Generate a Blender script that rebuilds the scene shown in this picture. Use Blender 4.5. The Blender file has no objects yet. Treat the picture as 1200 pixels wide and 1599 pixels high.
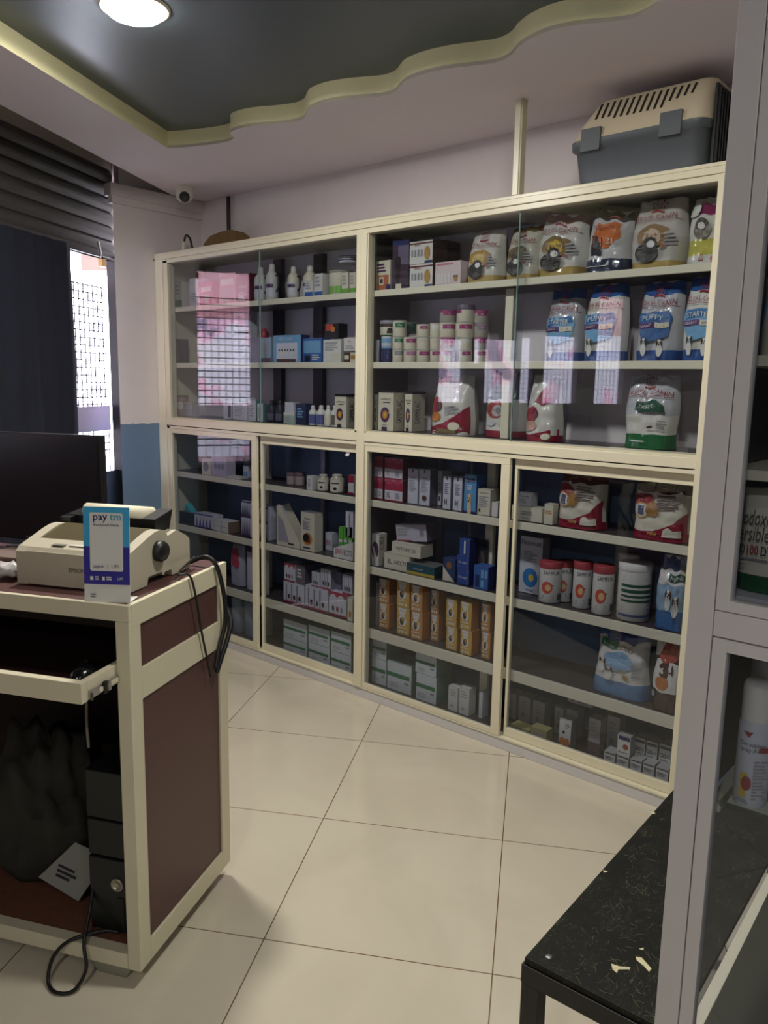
import bpy, bmesh, math, random
from mathutils import Vector, Matrix
from mathutils.geometry import tessellate_polygon
random.seed(7)
PI = math.pi
C = bpy.context.scene.collection
SC = bpy.context.scene

# ------------------------------------------------------------------ camera
FPX = 1232.366
YAW, PITCH, ROLL = 0.718400627, -0.162302243, 0.0180696341
CAMP = Vector((0.0, -2.58039141, 1.45722329))
_f = Vector((-math.sin(YAW)*math.cos(PITCH), math.cos(YAW)*math.cos(PITCH), math.sin(PITCH)))
_r = Vector((math.cos(YAW), math.sin(YAW), 0)); _u = _r.cross(_f)
RIGHT = math.cos(ROLL)*_r + math.sin(ROLL)*_u
UP = -math.sin(ROLL)*_r + math.cos(ROLL)*_u
cam_d = bpy.data.cameras.new('camera'); cam = bpy.data.objects.new('camera', cam_d); C.objects.link(cam)
cam_d.sensor_fit = 'HORIZONTAL'; cam_d.sensor_width = 36.0; cam_d.lens = FPX/1200*36.0; cam_d.clip_start = 0.02
M = Matrix((RIGHT, UP, -_f)).transposed().to_4x4(); M.translation = CAMP; cam.matrix_world = M
SC.camera = cam

# ------------------------------------------------------------------ world, lights, exposure
W = bpy.data.worlds.new('world'); SC.world = W; W.use_nodes = True
bg = W.node_tree.nodes['Background']; bg.inputs[0].default_value = (0.80, 0.84, 1.0, 1); bg.inputs[1].default_value = 17.0
SC.view_settings.view_transform = 'Standard'; SC.view_settings.look = 'None'
SC.view_settings.exposure = 0.0; SC.view_settings.gamma = 1.0; SC.view_settings.use_curve_mapping = False
LAMP_W = 24.0
LAMP_COL = (1.0, 0.95, 0.86)
SC.cycles.max_bounces = 10; SC.cycles.transparent_max_bounces = 24; SC.cycles.glossy_bounces = 5
SC.cycles.sample_clamp_indirect = 4.0
SC.cycles.caustics_reflective = False; SC.cycles.caustics_refractive = False

# ------------------------------------------------------------------ helpers
def S2L(c):
    return tuple(((x/12.92) if x <= 0.04045 else ((x+0.055)/1.055)**2.4) for x in c)
def rgb(r, g, b): return S2L((r/255, g/255, b/255))
MATS = {}
def mat(name, col, rough=0.5, metal=0.0, spec=0.5, noise=0.0, nscale=8.0, bump=0.0, emit=0.0, coat=0.0, stretch=None):
    if name in MATS: return MATS[name]
    m = bpy.data.materials.new(name); m.use_nodes = True; nt = m.node_tree
    b = nt.nodes['Principled BSDF']; c = (*col, 1)
    b.inputs['Base Color'].default_value = c; b.inputs['Roughness'].default_value = rough
    b.inputs['Metallic'].default_value = metal; b.inputs['Specular IOR Level'].default_value = spec
    b.inputs['Coat Weight'].default_value = coat
    if emit: b.inputs['Emission Color'].default_value = c; b.inputs['Emission Strength'].default_value = emit
    if noise or bump:
        tc = nt.nodes.new('ShaderNodeTexCoord'); mp = nt.nodes.new('ShaderNodeMapping'); nz = nt.nodes.new('ShaderNodeTexNoise')
        nz.inputs['Scale'].default_value = nscale; nz.inputs['Detail'].default_value = 6
        if stretch: mp.inputs['Scale'].default_value = stretch
        nt.links.new(tc.outputs['Object'], mp.inputs[0]); nt.links.new(mp.outputs[0], nz.inputs[0])
        if noise:
            mx = nt.nodes.new('ShaderNodeMixRGB'); mx.blend_type = 'MIX'
            mx.inputs[1].default_value = tuple(min(1, x*(1-noise)) for x in col)+(1,)
            mx.inputs[2].default_value = tuple(min(1, x*(1+noise)) for x in col)+(1,)
            nt.links.new(nz.outputs[0], mx.inputs[0]); nt.links.new(mx.outputs[0], b.inputs['Base Color'])
        if bump:
            bp = nt.nodes.new('ShaderNodeBump'); bp.inputs['Strength'].default_value = bump; bp.inputs['Distance'].default_value = 0.01
            nt.links.new(nz.outputs[0], bp.inputs['Height']); nt.links.new(bp.outputs[0], b.inputs['Normal'])
    MATS[name] = m; return m
def M_(r, g, b, rough=0.45, coat=0.0):
    """printed card or film of one colour"""
    l = .3*r+.59*g+.11*b; k = .82; r, g, b = [.94*(l+(x-l)*k) for x in (r, g, b)]
    return mat('print_%d_%d_%d_%d' % (r, g, b, int(rough*100)), rgb(r, g, b), rough, coat=coat)
def glass_mat(name, tint, base_refl=0.06, gain=1.0, rough=0.0):
    m = bpy.data.materials.new(name); m.use_nodes = True; nt = m.node_tree; nt.nodes.clear()
    out = nt.nodes.new('ShaderNodeOutputMaterial'); mix = nt.nodes.new('ShaderNodeMixShader')
    tr = nt.nodes.new('ShaderNodeBsdfTransparent'); gl = nt.nodes.new('ShaderNodeBsdfGlossy'); fr = nt.nodes.new('ShaderNodeFresnel')
    geo = nt.nodes.new('ShaderNodeNewGeometry'); io = nt.nodes.new('ShaderNodeMapRange')   # same index from both faces of the thin sheet
    io.inputs[3].default_value = 1.5; io.inputs[4].default_value = 1/1.5; nt.links.new(geo.outputs['Backfacing'], io.inputs[0]); nt.links.new(io.outputs[0], fr.inputs[0]); tr.inputs[0].default_value = (*tint, 1); gl.inputs['Roughness'].default_value = rough
    mul = nt.nodes.new('ShaderNodeMath'); mul.operation = 'MULTIPLY'; mul.inputs[1].default_value = gain; mul.use_clamp = True
    nt.links.new(fr.outputs[0], mul.inputs[0]); nt.links.new(mul.outputs[0], mix.inputs[0])
    nt.links.new(tr.outputs[0], mix.inputs[1]); nt.links.new(gl.outputs[0], mix.inputs[2]); nt.links.new(mix.outputs[0], out.inputs[0])
    MATS[name] = m; return m

_tc = {}
def text_geo(s):
    if s in _tc: return _tc[s]
    cu = bpy.data.curves.new('t', 'FONT'); cu.body = s; cu.size = 1.0; cu.resolution_u = 2
    o = bpy.data.objects.new('t', cu); C.objects.link(o)
    dg = bpy.context.evaluated_depsgraph_get(); me = bpy.data.meshes.new_from_object(o.evaluated_get(dg))
    vs = [(v.co.x, v.co.y) for v in me.vertices]; fs = [tuple(p.vertices) for p in me.polygons]
    bpy.data.objects.remove(o); bpy.data.curves.remove(cu); bpy.data.meshes.remove(me)
    x0 = min(v[0] for v in vs); x1 = max(v[0] for v in vs)
    vs = [(v[0]-x0, v[1]) for v in vs]; _tc[s] = (vs, fs, x1-x0); return _tc[s]

class MB:
    """collects faces in local coordinates and links them as one mesh object"""
    def __init__(s): s.v = []; s.f = []; s.m = []; s.mats = []; s.sm = []; s.toff = 0.0
    def mi(s, m):
        if m not in s.mats: s.mats.append(m)
        return s.mats.index(m)
    def add(s, vs, fs, m, smooth=False):
        n = len(s.v); s.v += [tuple(v) for v in vs]; k = s.mi(m)
        for f in fs: s.f.append(tuple(i+n for i in f)); s.m.append(k); s.sm.append(smooth)
    def box(s, x0, x1, y0, y1, z0, z1, m, T=None, bev=0.0):
        if bev > 0:
            b = min(bev, (x1-x0)*.45, (y1-y0)*.45, (z1-z0)*.45); vs = []; 
            bm = bmesh.new(); bmesh.ops.create_cube(bm, size=1)
            for v in bm.verts: v.co = Vector((x0+(v.co.x+.5)*(x1-x0), y0+(v.co.y+.5)*(y1-y0), z0+(v.co.z+.5)*(z1-z0)))
            bmesh.ops.bevel(bm, geom=bm.edges[:], offset=b, segments=2, affect='EDGES', profile=0.5)
            bm.verts.index_update(); vs = [v.co.copy() for v in bm.verts]; fs = [[v.index for v in f.verts] for f in bm.faces]; bm.free()
        else:
            vs = [Vector(p) for p in ((x0,y0,z0),(x1,y0,z0),(x1,y1,z0),(x0,y1,z0),(x0,y0,z1),(x1,y0,z1),(x1,y1,z1),(x0,y1,z1))]
            fs = [(0,3,2,1),(4,5,6,7),(0,1,5,4),(1,2,6,5),(2,3,7,6),(3,0,4,7)]
        if T: vs = [T @ v for v in vs]
        s.add(vs, fs, m); return s
    def hexa(s, p, m):   # 8 corners: bottom 4 ccw, top 4 ccw
        s.add(p, [(0,3,2,1),(4,5,6,7),(0,1,5,4),(1,2,6,5),(2,3,7,6),(3,0,4,7)], m); return s
    def prism(s, poly, z0, z1, m, T=None, axis='z', smooth=False):
        n = len(poly)
        def mk(p, h):
            q = Vector((p[0], p[1], h)) if axis == 'z' else (Vector((h, p[0], p[1])) if axis == 'x' else Vector((p[0], h, p[1])))
            return T @ q if T else q
        vs = [mk(p, z0) for p in poly]+[mk(p, z1) for p in poly]
        tris = tessellate_polygon([[Vector((p[0], p[1], 0)) for p in poly]])
        s.add(vs, [tuple(t) for t in tris]+[tuple(i+n for i in t) for t in tris], m)
        s.add(vs, [(i, (i+1) % n, (i+1) % n+n, i+n) for i in range(n)], m, smooth); return s
    def lathe(s, prof, m, seg=24, T=None, smooth=True, ax=1.0, ay=1.0):
        vs = []; n = len(prof)
        for i in range(seg):
            a = 2*PI*i/seg
            for r, z in prof: vs.append(Vector((r*math.cos(a)*ax, r*math.sin(a)*ay, z)))
        if T: vs = [T @ v for v in vs]
        fs = []
        for i in range(seg):
            j = (i+1) % seg
            for k in range(n-1): fs.append((i*n+k, j*n+k, j*n+k+1, i*n+k+1))
        s.add(vs, fs, m, smooth)
        for k, rev in ((0, True), (n-1, False)):
            if prof[k][0] > 1e-5:
                ring = [i*n+k for i in range(seg)]; s.add([vs[q] for q in ring], [tuple(range(seg))[::-1] if rev else tuple(range(seg))], m)
        return s
    def tube(s, pts, r, m, seg=10, cat=True, T=None):
        P = [Vector(p) for p in pts]
        if cat and len(P) > 2:
            Q = []
            for i in range(len(P)-1):
                a = P[max(i-1, 0)]; b = P[i]; c = P[i+1]; d = P[min(i+2, len(P)-1)]
                for k in range(8):
                    t = k/8; Q.append(0.5*((2*b)+(c-a)*t+(2*a-5*b+4*c-d)*t*t+(3*b-a-3*c+d)*t**3))
            Q.append(P[-1]); P = Q
        if T: P = [T @ p for p in P]
        vs = []; ref = Vector((0, 0, 1))
        for i, p in enumerate(P):
            t = (P[min(i+1, len(P)-1)]-P[max(i-1, 0)]).normalized()
            if abs(t.dot(ref)) > 0.95: ref = Vector((1, 0.1, 0))
            n1 = t.cross(ref).normalized(); n2 = t.cross(n1); ref = -n2 if abs(n2.dot(t)) < .5 else ref
            for k in range(seg):
                a = 2*PI*k/seg; vs.append(p+n1*math.cos(a)*r+n2*math.sin(a)*r)
        fs = []
        for i in range(len(P)-1):
            for k in range(seg): fs.append((i*seg+k, i*seg+(k+1) % seg, (i+1)*seg+(k+1) % seg, (i+1)*seg+k))
        fs += [tuple(range(seg)), tuple((len(P)-1)*seg+k for k in range(seg))]
        s.add(vs, fs, m, True); return s
    # artwork mapped onto a surface S(u,v,offset)
    def art(s, S, w, h, items):
        for n, it in enumerate(items):
            off = 0.0006+0.00025*n; k = it[0]
            if k == 'r':
                _, u0, v0, u1, v1, m = it; nu = 8; nv = max(1, int((v1-v0)*16)+1)
                vs = [S(u0+(u1-u0)*i/nu, v0+(v1-v0)*j/nv, off) for j in range(nv+1) for i in range(nu+1)]
                s.add(vs, [(j*(nu+1)+i, j*(nu+1)+i+1, (j+1)*(nu+1)+i+1, (j+1)*(nu+1)+i) for j in range(nv) for i in range(nu)], m)
            elif k == 'e':
                _, cu, cv, ru, rv, m = it; R = 4; K = 20; vs = [S(cu, cv, off)]; fs = []
                for r in range(1, R+1):
                    for q in range(K):
                        a = 2*PI*q/K; vs.append(S(cu+ru*r/R*math.cos(a), cv+rv*r/R*math.sin(a), off))
                for q in range(K): fs.append((0, 1+q, 1+(q+1) % K))
                for r in range(1, R):
                    for q in range(K): fs.append((1+(r-1)*K+q, 1+r*K+q, 1+r*K+(q+1) % K, 1+(r-1)*K+(q+1) % K))
                s.add(vs, fs, m)
            elif k == 'p':
                _, pts, m = it; bm = bmesh.new(); vv = [bm.verts.new((p[0], p[1], 0)) for p in pts]; bm.faces.new(vv)
                bmesh.ops.triangulate(bm, faces=bm.faces[:])
                for _q in range(2): bmesh.ops.subdivide_edges(bm, edges=bm.edges[:], cuts=1, use_grid_fill=True)
                bmesh.ops.triangulate(bm, faces=bm.faces[:]); bm.verts.index_update()
                s.add([S(v.co.x, v.co.y, off) for v in bm.verts], [[v.index for v in f.verts] for f in bm.faces], m); bm.free()
            elif k == 't':   # (t, u centre, v base, height fraction, text, mat, max width fraction, vertical?)
                _, cu, v0, hf, txt, m, mw = it[:7]; off += s.toff; vs, fs, tw = text_geo(txt); vert = len(it) > 7 and it[7]
                if not vert:
                    sc = hf*h/0.72; sx = sc if tw*sc <= mw*w else mw*w/tw
                    s.add([S(cu+(p[0]-tw/2)*sx/w, v0+p[1]*sc/h, off) for p in vs], fs, m)
                else:
                    sc = hf*w/0.72; sx = sc if tw*sc <= mw*h else mw*h/tw
                    s.add([S(cu-p[1]*sc/w, v0+p[0]*sx/h, off) for p in vs], fs, m)
            elif k == 'l':   # lines of small print
                _, u0, v1, u1, v0, cnt, m = it; rr = random.Random(cnt*7+int(u0*100))
                for q in range(cnt):
                    vy = v1-(v1-v0)*(q+.5)/cnt; hh = (v1-v0)/cnt*.28; ue = u0+(u1-u0)*(0.6+0.4*rr.random())
                    s.add([S(u0, vy-hh, off), S(ue, vy-hh, off), S(ue, vy+hh, off), S(u0, vy+hh, off)], [(0, 1, 2, 3)], m)
        return s
    def build(s, name, parent=None, loc=None, rot=0.0, **props):
        me = bpy.data.meshes.new(name); me.from_pydata(s.v, [], s.f)
        for m in s.mats: me.materials.append(m)
        me.polygons.foreach_set('material_index', s.m); me.polygons.foreach_set('use_smooth', s.sm); me.update()
        o = bpy.data.objects.new(name, me); C.objects.link(o)
        if loc is not None: o.location = loc
        if rot: o.rotation_euler = (0, 0, rot)
        if parent: o.parent = parent
        for k, v in props.items(): o[k] = v
        return o
def tag(o, label, cat, group=None):
    o['label'] = label; o['category'] = cat
    if group: o['group'] = group
    return o
def empty(name, loc, label, cat, group=None, rot=0.0):
    o = bpy.data.objects.new(name, None); C.objects.link(o); o.location = loc; o.rotation_euler = (0, 0, rot); o.empty_display_size = .05
    return tag(o, label, cat, group)
def copy_thing(o, loc, label, rot=None):
    c = o.copy(); C.objects.link(c); c.location = loc; c['label'] = label
    if rot is not None: c.rotation_euler = (0, 0, rot)
    for ch in list(o.children):
        d = ch.copy(); C.objects.link(d); d.parent = c
    return c
def struct(name, mb, **k): return mb.build(name, kind='structure', **k)
def ray(px, py): return (_f+RIGHT*((px-600)/FPX)-UP*((py-799.5)/FPX))
def at_y(px, py, y): d = ray(px, py); return CAMP+d*((y-CAMP.y)/d.y)
def at_z(px, py, z): d = ray(px, py); return CAMP+d*((z-CAMP.z)/d.z)

# ------------------------------------------------------------------ materials
CREAM = mat('cream_painted_profile', rgb(222, 216, 192), 0.32, noise=0.05, nscale=3, spec=0.5)
CREAM2 = mat('cream_profile_matt', rgb(216, 210, 184), 0.4, noise=0.05, nscale=5)
GREYP = mat('grey_white_profile', rgb(205, 203, 206), 0.35, noise=0.03, nscale=3)
DARK = mat('black_plastic', rgb(16, 17, 20), 0.45, noise=0.1)
DARKG = mat('dark_gap', rgb(24, 22, 20), 0.7)
SHELFB = mat('dark_laminate_shelf', rgb(70, 62, 60), 0.35, noise=0.15, nscale=12)
GLASS = glass_mat('cabinet_glass', (0.92, 0.94, 0.96), gain=1.7)
GEDGE = mat('glass_edge_green', rgb(120, 150, 140), 0.2)
GLASSD = glass_mat('door_glass', (0.86, 0.88, 0.92), gain=1.0)
BROWN = mat('brown_laminate', rgb(84, 54, 52), 0.45, noise=0.22, nscale=220, bump=0.08)
LAV = mat('ceiling_paint', rgb(232, 224, 232), 0.7, noise=0.03, nscale=3)
LIP = mat('cream_cove_paint', rgb(228, 222, 180), 0.6)
CEILD = mat('dark_ceiling_paint', rgb(78, 88, 96), 0.35, noise=0.1, nscale=20)

def two_tone(name, zc, lo, hi):
    m = bpy.data.materials.new(name); m.use_nodes = True; nt = m.node_tree; b = nt.nodes['Principled BSDF']
    g = nt.nodes.new('ShaderNodeNewGeometry'); sp = nt.nodes.new('ShaderNodeSeparateXYZ'); gt = nt.nodes.new('ShaderNodeMath'); gt.operation = 'GREATER_THAN'
    nz = nt.nodes.new('ShaderNodeTexNoise'); nz.inputs['Scale'].default_value = 25; ad = nt.nodes.new('ShaderNodeMath'); ad.operation = 'MULTIPLY_ADD'
    ad.inputs[1].default_value = 0.02; nt.links.new(g.outputs['Position'], nz.inputs[0]); nt.links.new(g.outputs['Position'], sp.inputs[0])
    nt.links.new(nz.outputs[0], ad.inputs[0]); nt.links.new(sp.outputs[2], ad.inputs[2]); nt.links.new(ad.outputs[0], gt.inputs[0]); gt.inputs[1].default_value = zc+.01
    n2 = nt.nodes.new('ShaderNodeTexNoise'); n2.inputs['Scale'].default_value = 2.5; n2.inputs['Detail'].default_value = 5; nt.links.new(g.outputs['Position'], n2.inputs[0])
    mx = nt.nodes.new('ShaderNodeMixRGB'); mx.inputs[1].default_value = (*lo, 1); mx.inputs[2].default_value = (*hi, 1); nt.links.new(gt.outputs[0], mx.inputs[0])
    m2 = nt.nodes.new('ShaderNodeMixRGB'); m2.blend_type = 'MULTIPLY'; m2.inputs[0].default_value = 0.25
    nt.links.new(mx.outputs[0], m2.inputs[1]); nt.links.new(n2.outputs[0], m2.inputs[2]); nt.links.new(m2.outputs[0], b.inputs['Base Color'])
    b.inputs['Roughness'].default_value = 0.6; return m
PAINT = two_tone('two_tone_wall_paint', 1.205, rgb(112, 138, 170), rgb(240, 232, 234))

def floor_mat():
    m = bpy.data.materials.new('vitrified_tile'); m.use_nodes = True; nt = m.node_tree; b = nt.nodes['Principled BSDF']
    g = nt.nodes.new('ShaderNodeNewGeometry'); mp = nt.nodes.new('ShaderNodeMapping'); mp.vector_type = 'TEXTURE'
    mp.inputs['Location'].default_value = (-1.45853, -1.36343, 0); mp.inputs['Rotation'].default_value = (0, 0, 0.53185)
    nt.links.new(g.outputs['Position'], mp.inputs[0])
    br = nt.nodes.new('ShaderNodeTexBrick'); br.offset = 0.0; br.squash = 1.0
    br.inputs['Scale'].default_value = 1.0; br.inputs['Brick Width'].default_value = 0.6; br.inputs['Row Height'].default_value = 0.6
    br.inputs['Mortar Size'].default_value = 0.0016; br.inputs['Mortar Smooth'].default_value = 0.0
    br.inputs['Color1'].default_value = (*rgb(214, 206, 186), 1); br.inputs['Color2'].default_value = (*rgb(210, 203, 184), 1); br.inputs['Mortar'].default_value = (*rgb(112, 86, 66), 1)
    nt.links.new(mp.outputs[0], br.inputs[0])
    nz = nt.nodes.new('ShaderNodeTexNoise'); nz.inputs['Scale'].default_value = 1.6; nz.inputs['Detail'].default_value = 8; nz.inputs['Distortion'].default_value = 1.5
    nt.links.new(g.outputs['Position'], nz.inputs[0]); cr = nt.nodes.new('ShaderNodeValToRGB')
    cr.color_ramp.elements[0].position = .35; cr.color_ramp.elements[0].color = (.86, .85, .84, 1); cr.color_ramp.elements[1].position = .6; cr.color_ramp.elements[1].color = (1, 1, 1, 1)
    nt.links.new(nz.outputs[0], cr.inputs[0]); mx = nt.nodes.new('ShaderNodeMixRGB'); mx.blend_type = 'MULTIPLY'; mx.inputs[0].default_value = .6
    nt.links.new(br.outputs[0], mx.inputs[1]); nt.links.new(cr.outputs[0], mx.inputs[2]); nt.links.new(mx.outputs[0], b.inputs['Base Color'])
    b.inputs['Roughness'].default_value = 0.14; b.inputs['Specular IOR Level'].default_value = 0.55; return m
def speckle_mat():
    m = bpy.data.materials.new('scratched_black_laminate'); m.use_nodes = True; nt = m.node_tree; b = nt.nodes['Principled BSDF']
    g = nt.nodes.new('ShaderNodeNewGeometry')
    def layer(scale, dist, lo, hi, stretch):
        mp = nt.nodes.new('ShaderNodeMapping'); mp.inputs['Scale'].default_value = stretch; nt.links.new(g.outputs['Position'], mp.inputs[0])
        n = nt.nodes.new('ShaderNodeTexNoise'); n.inputs['Scale'].default_value = scale; n.inputs['Detail'].default_value = 12; n.inputs['Roughness'].default_value = .75; n.inputs['Distortion'].default_value = dist
        nt.links.new(mp.outputs[0], n.inputs[0]); c = nt.nodes.new('ShaderNodeValToRGB'); c.color_ramp.elements[0].position = lo; c.color_ramp.elements[1].position = hi
        nt.links.new(n.outputs[0], c.inputs[0]); return c
    a = layer(34, 9.0, .545, .66, (1, .3, 1)); d = layer(140, 3.5, .56, .68, (1, 1, 1))
    ad = nt.nodes.new('ShaderNodeMath'); ad.operation = 'ADD'; ad.use_clamp = True; nt.links.new(a.outputs[0], ad.inputs[0]); nt.links.new(d.outputs[0], ad.inputs[1])
    patch = layer(9, 1.0, .42, .62, (1, 1, 1))
    mu = nt.nodes.new('ShaderNodeMath'); mu.operation = 'MULTIPLY'; nt.links.new(patch.outputs[0], mu.inputs[1]); nt.links.new(ad.outputs[0], mu.inputs[0])
    mx = nt.nodes.new('ShaderNodeMixRGB'); mx.inputs[1].default_value = (*rgb(26, 27, 24), 1); mx.inputs[2].default_value = (*rgb(118, 118, 94), 1)
    nt.links.new(mu.outputs[0], mx.inputs[0]); nt.links.new(mx.outputs[0], b.inputs['Base Color']); b.inputs['Roughness'].default_value = .5; b.inputs['Specular IOR Level'].default_value = .2; return m
TILE = floor_mat(); SPECK = speckle_mat()

# ------------------------------------------------------------------ room shell
A0 = Vector((-3.73, -0.957, 0)); SV = Vector((-0.46986, 0.88274, 0)); SN = Vector((0.88274, 0.46986, 0))   # shopfront line, its direction, its inward normal
TS = Matrix((( SV.x, -SN.x, 0, A0.x), (SV.y, -SN.y, 0, A0.y), (0, 0, 1, 0), (0, 0, 0, 1)))    # local (t along, out of the shop, z)
YW = 0.315; ZC = 2.468; ZD = 2.539
struct('floor', MB().box(-4.9, 1.6, -5.6, .5, -.1, 0, TILE))
struct('wall_back', MB().box(-4.3, 1.6, YW, YW+.12, 0, 3.0, PAINT))
struct('wall_right', MB().box(1.5, 1.62, -5.6, YW, 0, 3.0, PAINT))
struct('wall_rear', MB().box(-1.9, 1.62, -5.7, -5.6, 0, 3.0, PAINT))
FABRIC = mat('grey_fabric_wall', rgb(92, 86, 96), .8, noise=.1)
mb = MB(); ops = [(-.86, -1.05, 1.33, 1.76), (-1.12, -1.19, 1.6, 1.77), (-1.21, -1.48, 1.33, 1.77), (-1.51, -1.61, 1.33, 1.79), (-1.70, -1.98, 1.33, 1.81), (-2.14, -2.39, 1.33, 2.1)]
t = -.36
for (a, b, z0, z1) in ops:
    mb.box(a, t, 0, .06, 0, 2.1, FABRIC, T=TS); mb.box(b, a, 0, .06, 0, z0, FABRIC, T=TS)
    if z1 < 2.1: mb.box(b, a, 0, .06, z1, 2.1, FABRIC, T=TS)
    t = b
mb.box(-5.4, t, 0, .06, 0, 2.1, FABRIC, T=TS); mb.box(-5.4, 1.6, 0.02, .16, 2.575, 3.0, mat('lintel_plaster', rgb(190, 180, 165), .8, noise=.06), T=TS)
mb.box(.9, 1.7, .03, .2, 2.05, 3.0, mat('lintel_plaster', rgb(190, 180, 165), .8), T=TS)
struct('wall_left', mb)
# piers: plaster pillar between the shopfront and the cabinet, with a rough capital
struct('wall_pillar', MB().prism([(-3.992, -.245), (-3.992, YW), (-4.2, YW)], 0, 2.40, PAINT).prism([(-3.955, -.275), (-3.955, YW), (-4.25, YW), (-4.02, -.275)], 2.405, 2.466, PAINT)
       .prism([(-3.968, -.26), (-3.968, YW), (-4.22, YW), (-4.01, -.26)], 2.37, 2.405, PAINT).prism([(-3.999, -.20), (-3.999, YW), (-4.9, YW), (-4.9, .15)], 2.4665, 2.95, PAINT))
# dark recessed ceiling, pale lowered ceiling with the scalloped edge, cream lip
wav = [(-3.19,-.436),(-3.13,-.40),(-3.06,-.372),(-2.98,-.345),(-2.90,-.331),(-2.84,-.345),(-2.80,-.392),(-2.76,-.408),(-2.70,-.408),(-2.63,-.39),(-2.55,-.352),(-2.47,-.328),(-2.41,-.338),(-2.36,-.371),(-2.31,-.398),
       (-2.23,-.405),(-2.15,-.387),(-2.08,-.355),(-2.01,-.324),(-1.95,-.33),(-1.90,-.362),(-1.85,-.386),(-1.77,-.393),(-1.68,-.378),(-1.60,-.348),(-1.53,-.325),(-1.47,-.34),(-1.42,-.378),(-1.36,-.407),(-1.28,-.42),(-1.20,-.403),(-1.13,-.366),(-1.07,-.345),(-1.02,-.358),(-.97,-.385),(-.89,-.405),(-.80,-.39),(-.7,-.35),(-.6,-.34),(-.5,-.385),(-.4,-.40),(-.25,-.35),(-.1,-.4),(.1,-.35),(.3,-.4),(.6,-.35),(.9,-.4),(1.2,-.36),(1.5,-.38)]
def smooth2(P, n=5):
    Q = []
    for i in range(len(P)-1):
        a, b, c, d = [Vector(P[k]) for k in (max(i-1, 0), i, i+1, min(i+2, len(P)-1))]
        for k in range(n):
            t = k/n; Q.append(0.5*((2*b)+(c-a)*t+(2*a-5*b+4*c-d)*t*t+(3*b-a-3*c+d)*t**3))
    return Q+[Vector(P[-1])]
W2 = smooth2(wav)
innr = Vector((-3.19, -.436)); idir = Vector((.4897, -.8719)); ifar = innr+idir*5.6
out0 = Vector((-3.992, .17)); odir = Vector((.5127, -.8586)); ofar = Vector((-3.21, -1.156))+odir*4.6
poly = [tuple(p) for p in W2]+[(1.5, YW), (-3.992, YW), (-3.99, .155), tuple(ofar), tuple(ifar)]
struct('ceiling', MB().prism(poly, ZC, ZC+.012, LAV))
mb = MB(); edge = [ifar]+W2
n = len(edge)
vs = [(p.x, p.y, ZC) for p in edge]+[(p.x, p.y, ZD) for p in edge]
mb.add(vs, [(i, i+1, i+1+n, i+n) for i in range(1, n-1)], LIP, True); mb.add(vs, [(0, 1, 1+n, n)], LIP)
vs2 = [(p[0]+ox, p[1]+oy, z) for z in (ZC+.0005, ZD) for p, ox, oy in [(q, -.006, .012) for q in edge]]
mb.add(vs2, [(i+1, i, i+n, i+1+n) for i in range(n-1)], LIP)
struct('trim_1', mb)
struct('ceiling_recess', MB().prism([tuple(p) for p in ([ofar, Vector((-3.99, .155)), Vector((-3.992, YW)), Vector((1.5, YW)), Vector((1.5, -5.6)), Vector((-1.0, -5.6))])], ZD, ZD+.03, CEILD))
struct('ceiling_slab', MB().box(-5.2, 1.6, -5.7, .5, 2.95, 3.05, LAV))

# round recessed lamps; only the first one is inside the picture
def lamp(x, y, label, k=1.0):
    r = empty('ceiling_lamp', (x, y, ZD), label, 'ceiling light', 'round recessed ceiling lamps')
    e = mat('lamp_diffuser_%d' % int(k*100), (1, .97, .86), .5, emit=55.0*k)
    MB().lathe([(.0, -.034), (.05, -.031), (.075, -.022), (.087, -.009), (.088, -.001)], e, 40).build('diffuser', r)
    MB().lathe([(.0885, -.001), (.09, -.006), (.100, -.006), (.104, 0)], mat('white_trim', rgb(235, 232, 220), .4), 40).build('rim', r)
    ld = bpy.data.lights.new('lamp_glow', 'AREA'); ld.shape = 'DISK'; ld.size = .17; ld.energy = LAMP_W*k; ld.color = LAMP_COL
    lo = bpy.data.objects.new('lamp_glow', ld); C.objects.link(lo); lo.parent = r; lo.location = (0, 0, -.04)
    return r
lamp(-2.25, -1.17, 'round glowing lamp recessed in the dark ceiling panel')
for k, (x, y, e_) in enumerate([(-.8, -1.1, .65), (.2, -3.7, .7), (1.0, -2.6, .2)]):  # unseen lamps, placed and dimmed to balance brightness of cabinets and floor
    lamp(x, y, 'unseen round ceiling lamp, %s of those beyond the picture edge' % ['first', 'second', 'third', 'fourth', 'fifth'][k], e_)

# dome camera on the ceiling
r = empty('dome_camera', (-3.741, .033, ZC), 'white dome security camera on the ceiling above the pillar corner', 'camera')
WH = mat('white_plastic', rgb(225, 222, 212), .35)
MB().lathe([(.052, 0), (.052, -.012), (.046, -.02), (.046, -.045), (.04, -.062), (.025, -.075), (0, -.08)], WH, 28).build('housing', r)
T = Matrix.Translation((.0, 0, -.055)) @ Matrix.Rotation(math.radians(105), 4, Vector((.83, .56, 0)).normalized())
dirv = (Vector((-3.74, .033, 2.41))-CAMP).normalized()
q = (-dirv).to_track_quat('Z', 'Y').to_matrix().to_4x4()
MB().lathe([(.027, 0), (.027, .004), (.024, .005), (.02, .002), (.0, .002)], DARK, 24, T=Matrix.Translation(Vector((0, 0, -.05))-dirv*.042) @ q).build('lens', r)
tag(MB().tube([(-3.70, .292, 2.46), (-3.70, .292, 2.3), (-3.695, .292, 2.15)], .011, DARK).build('cable_conduit'), 'dark vertical cable conduit on the wall below the dome camera', 'conduit')
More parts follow.
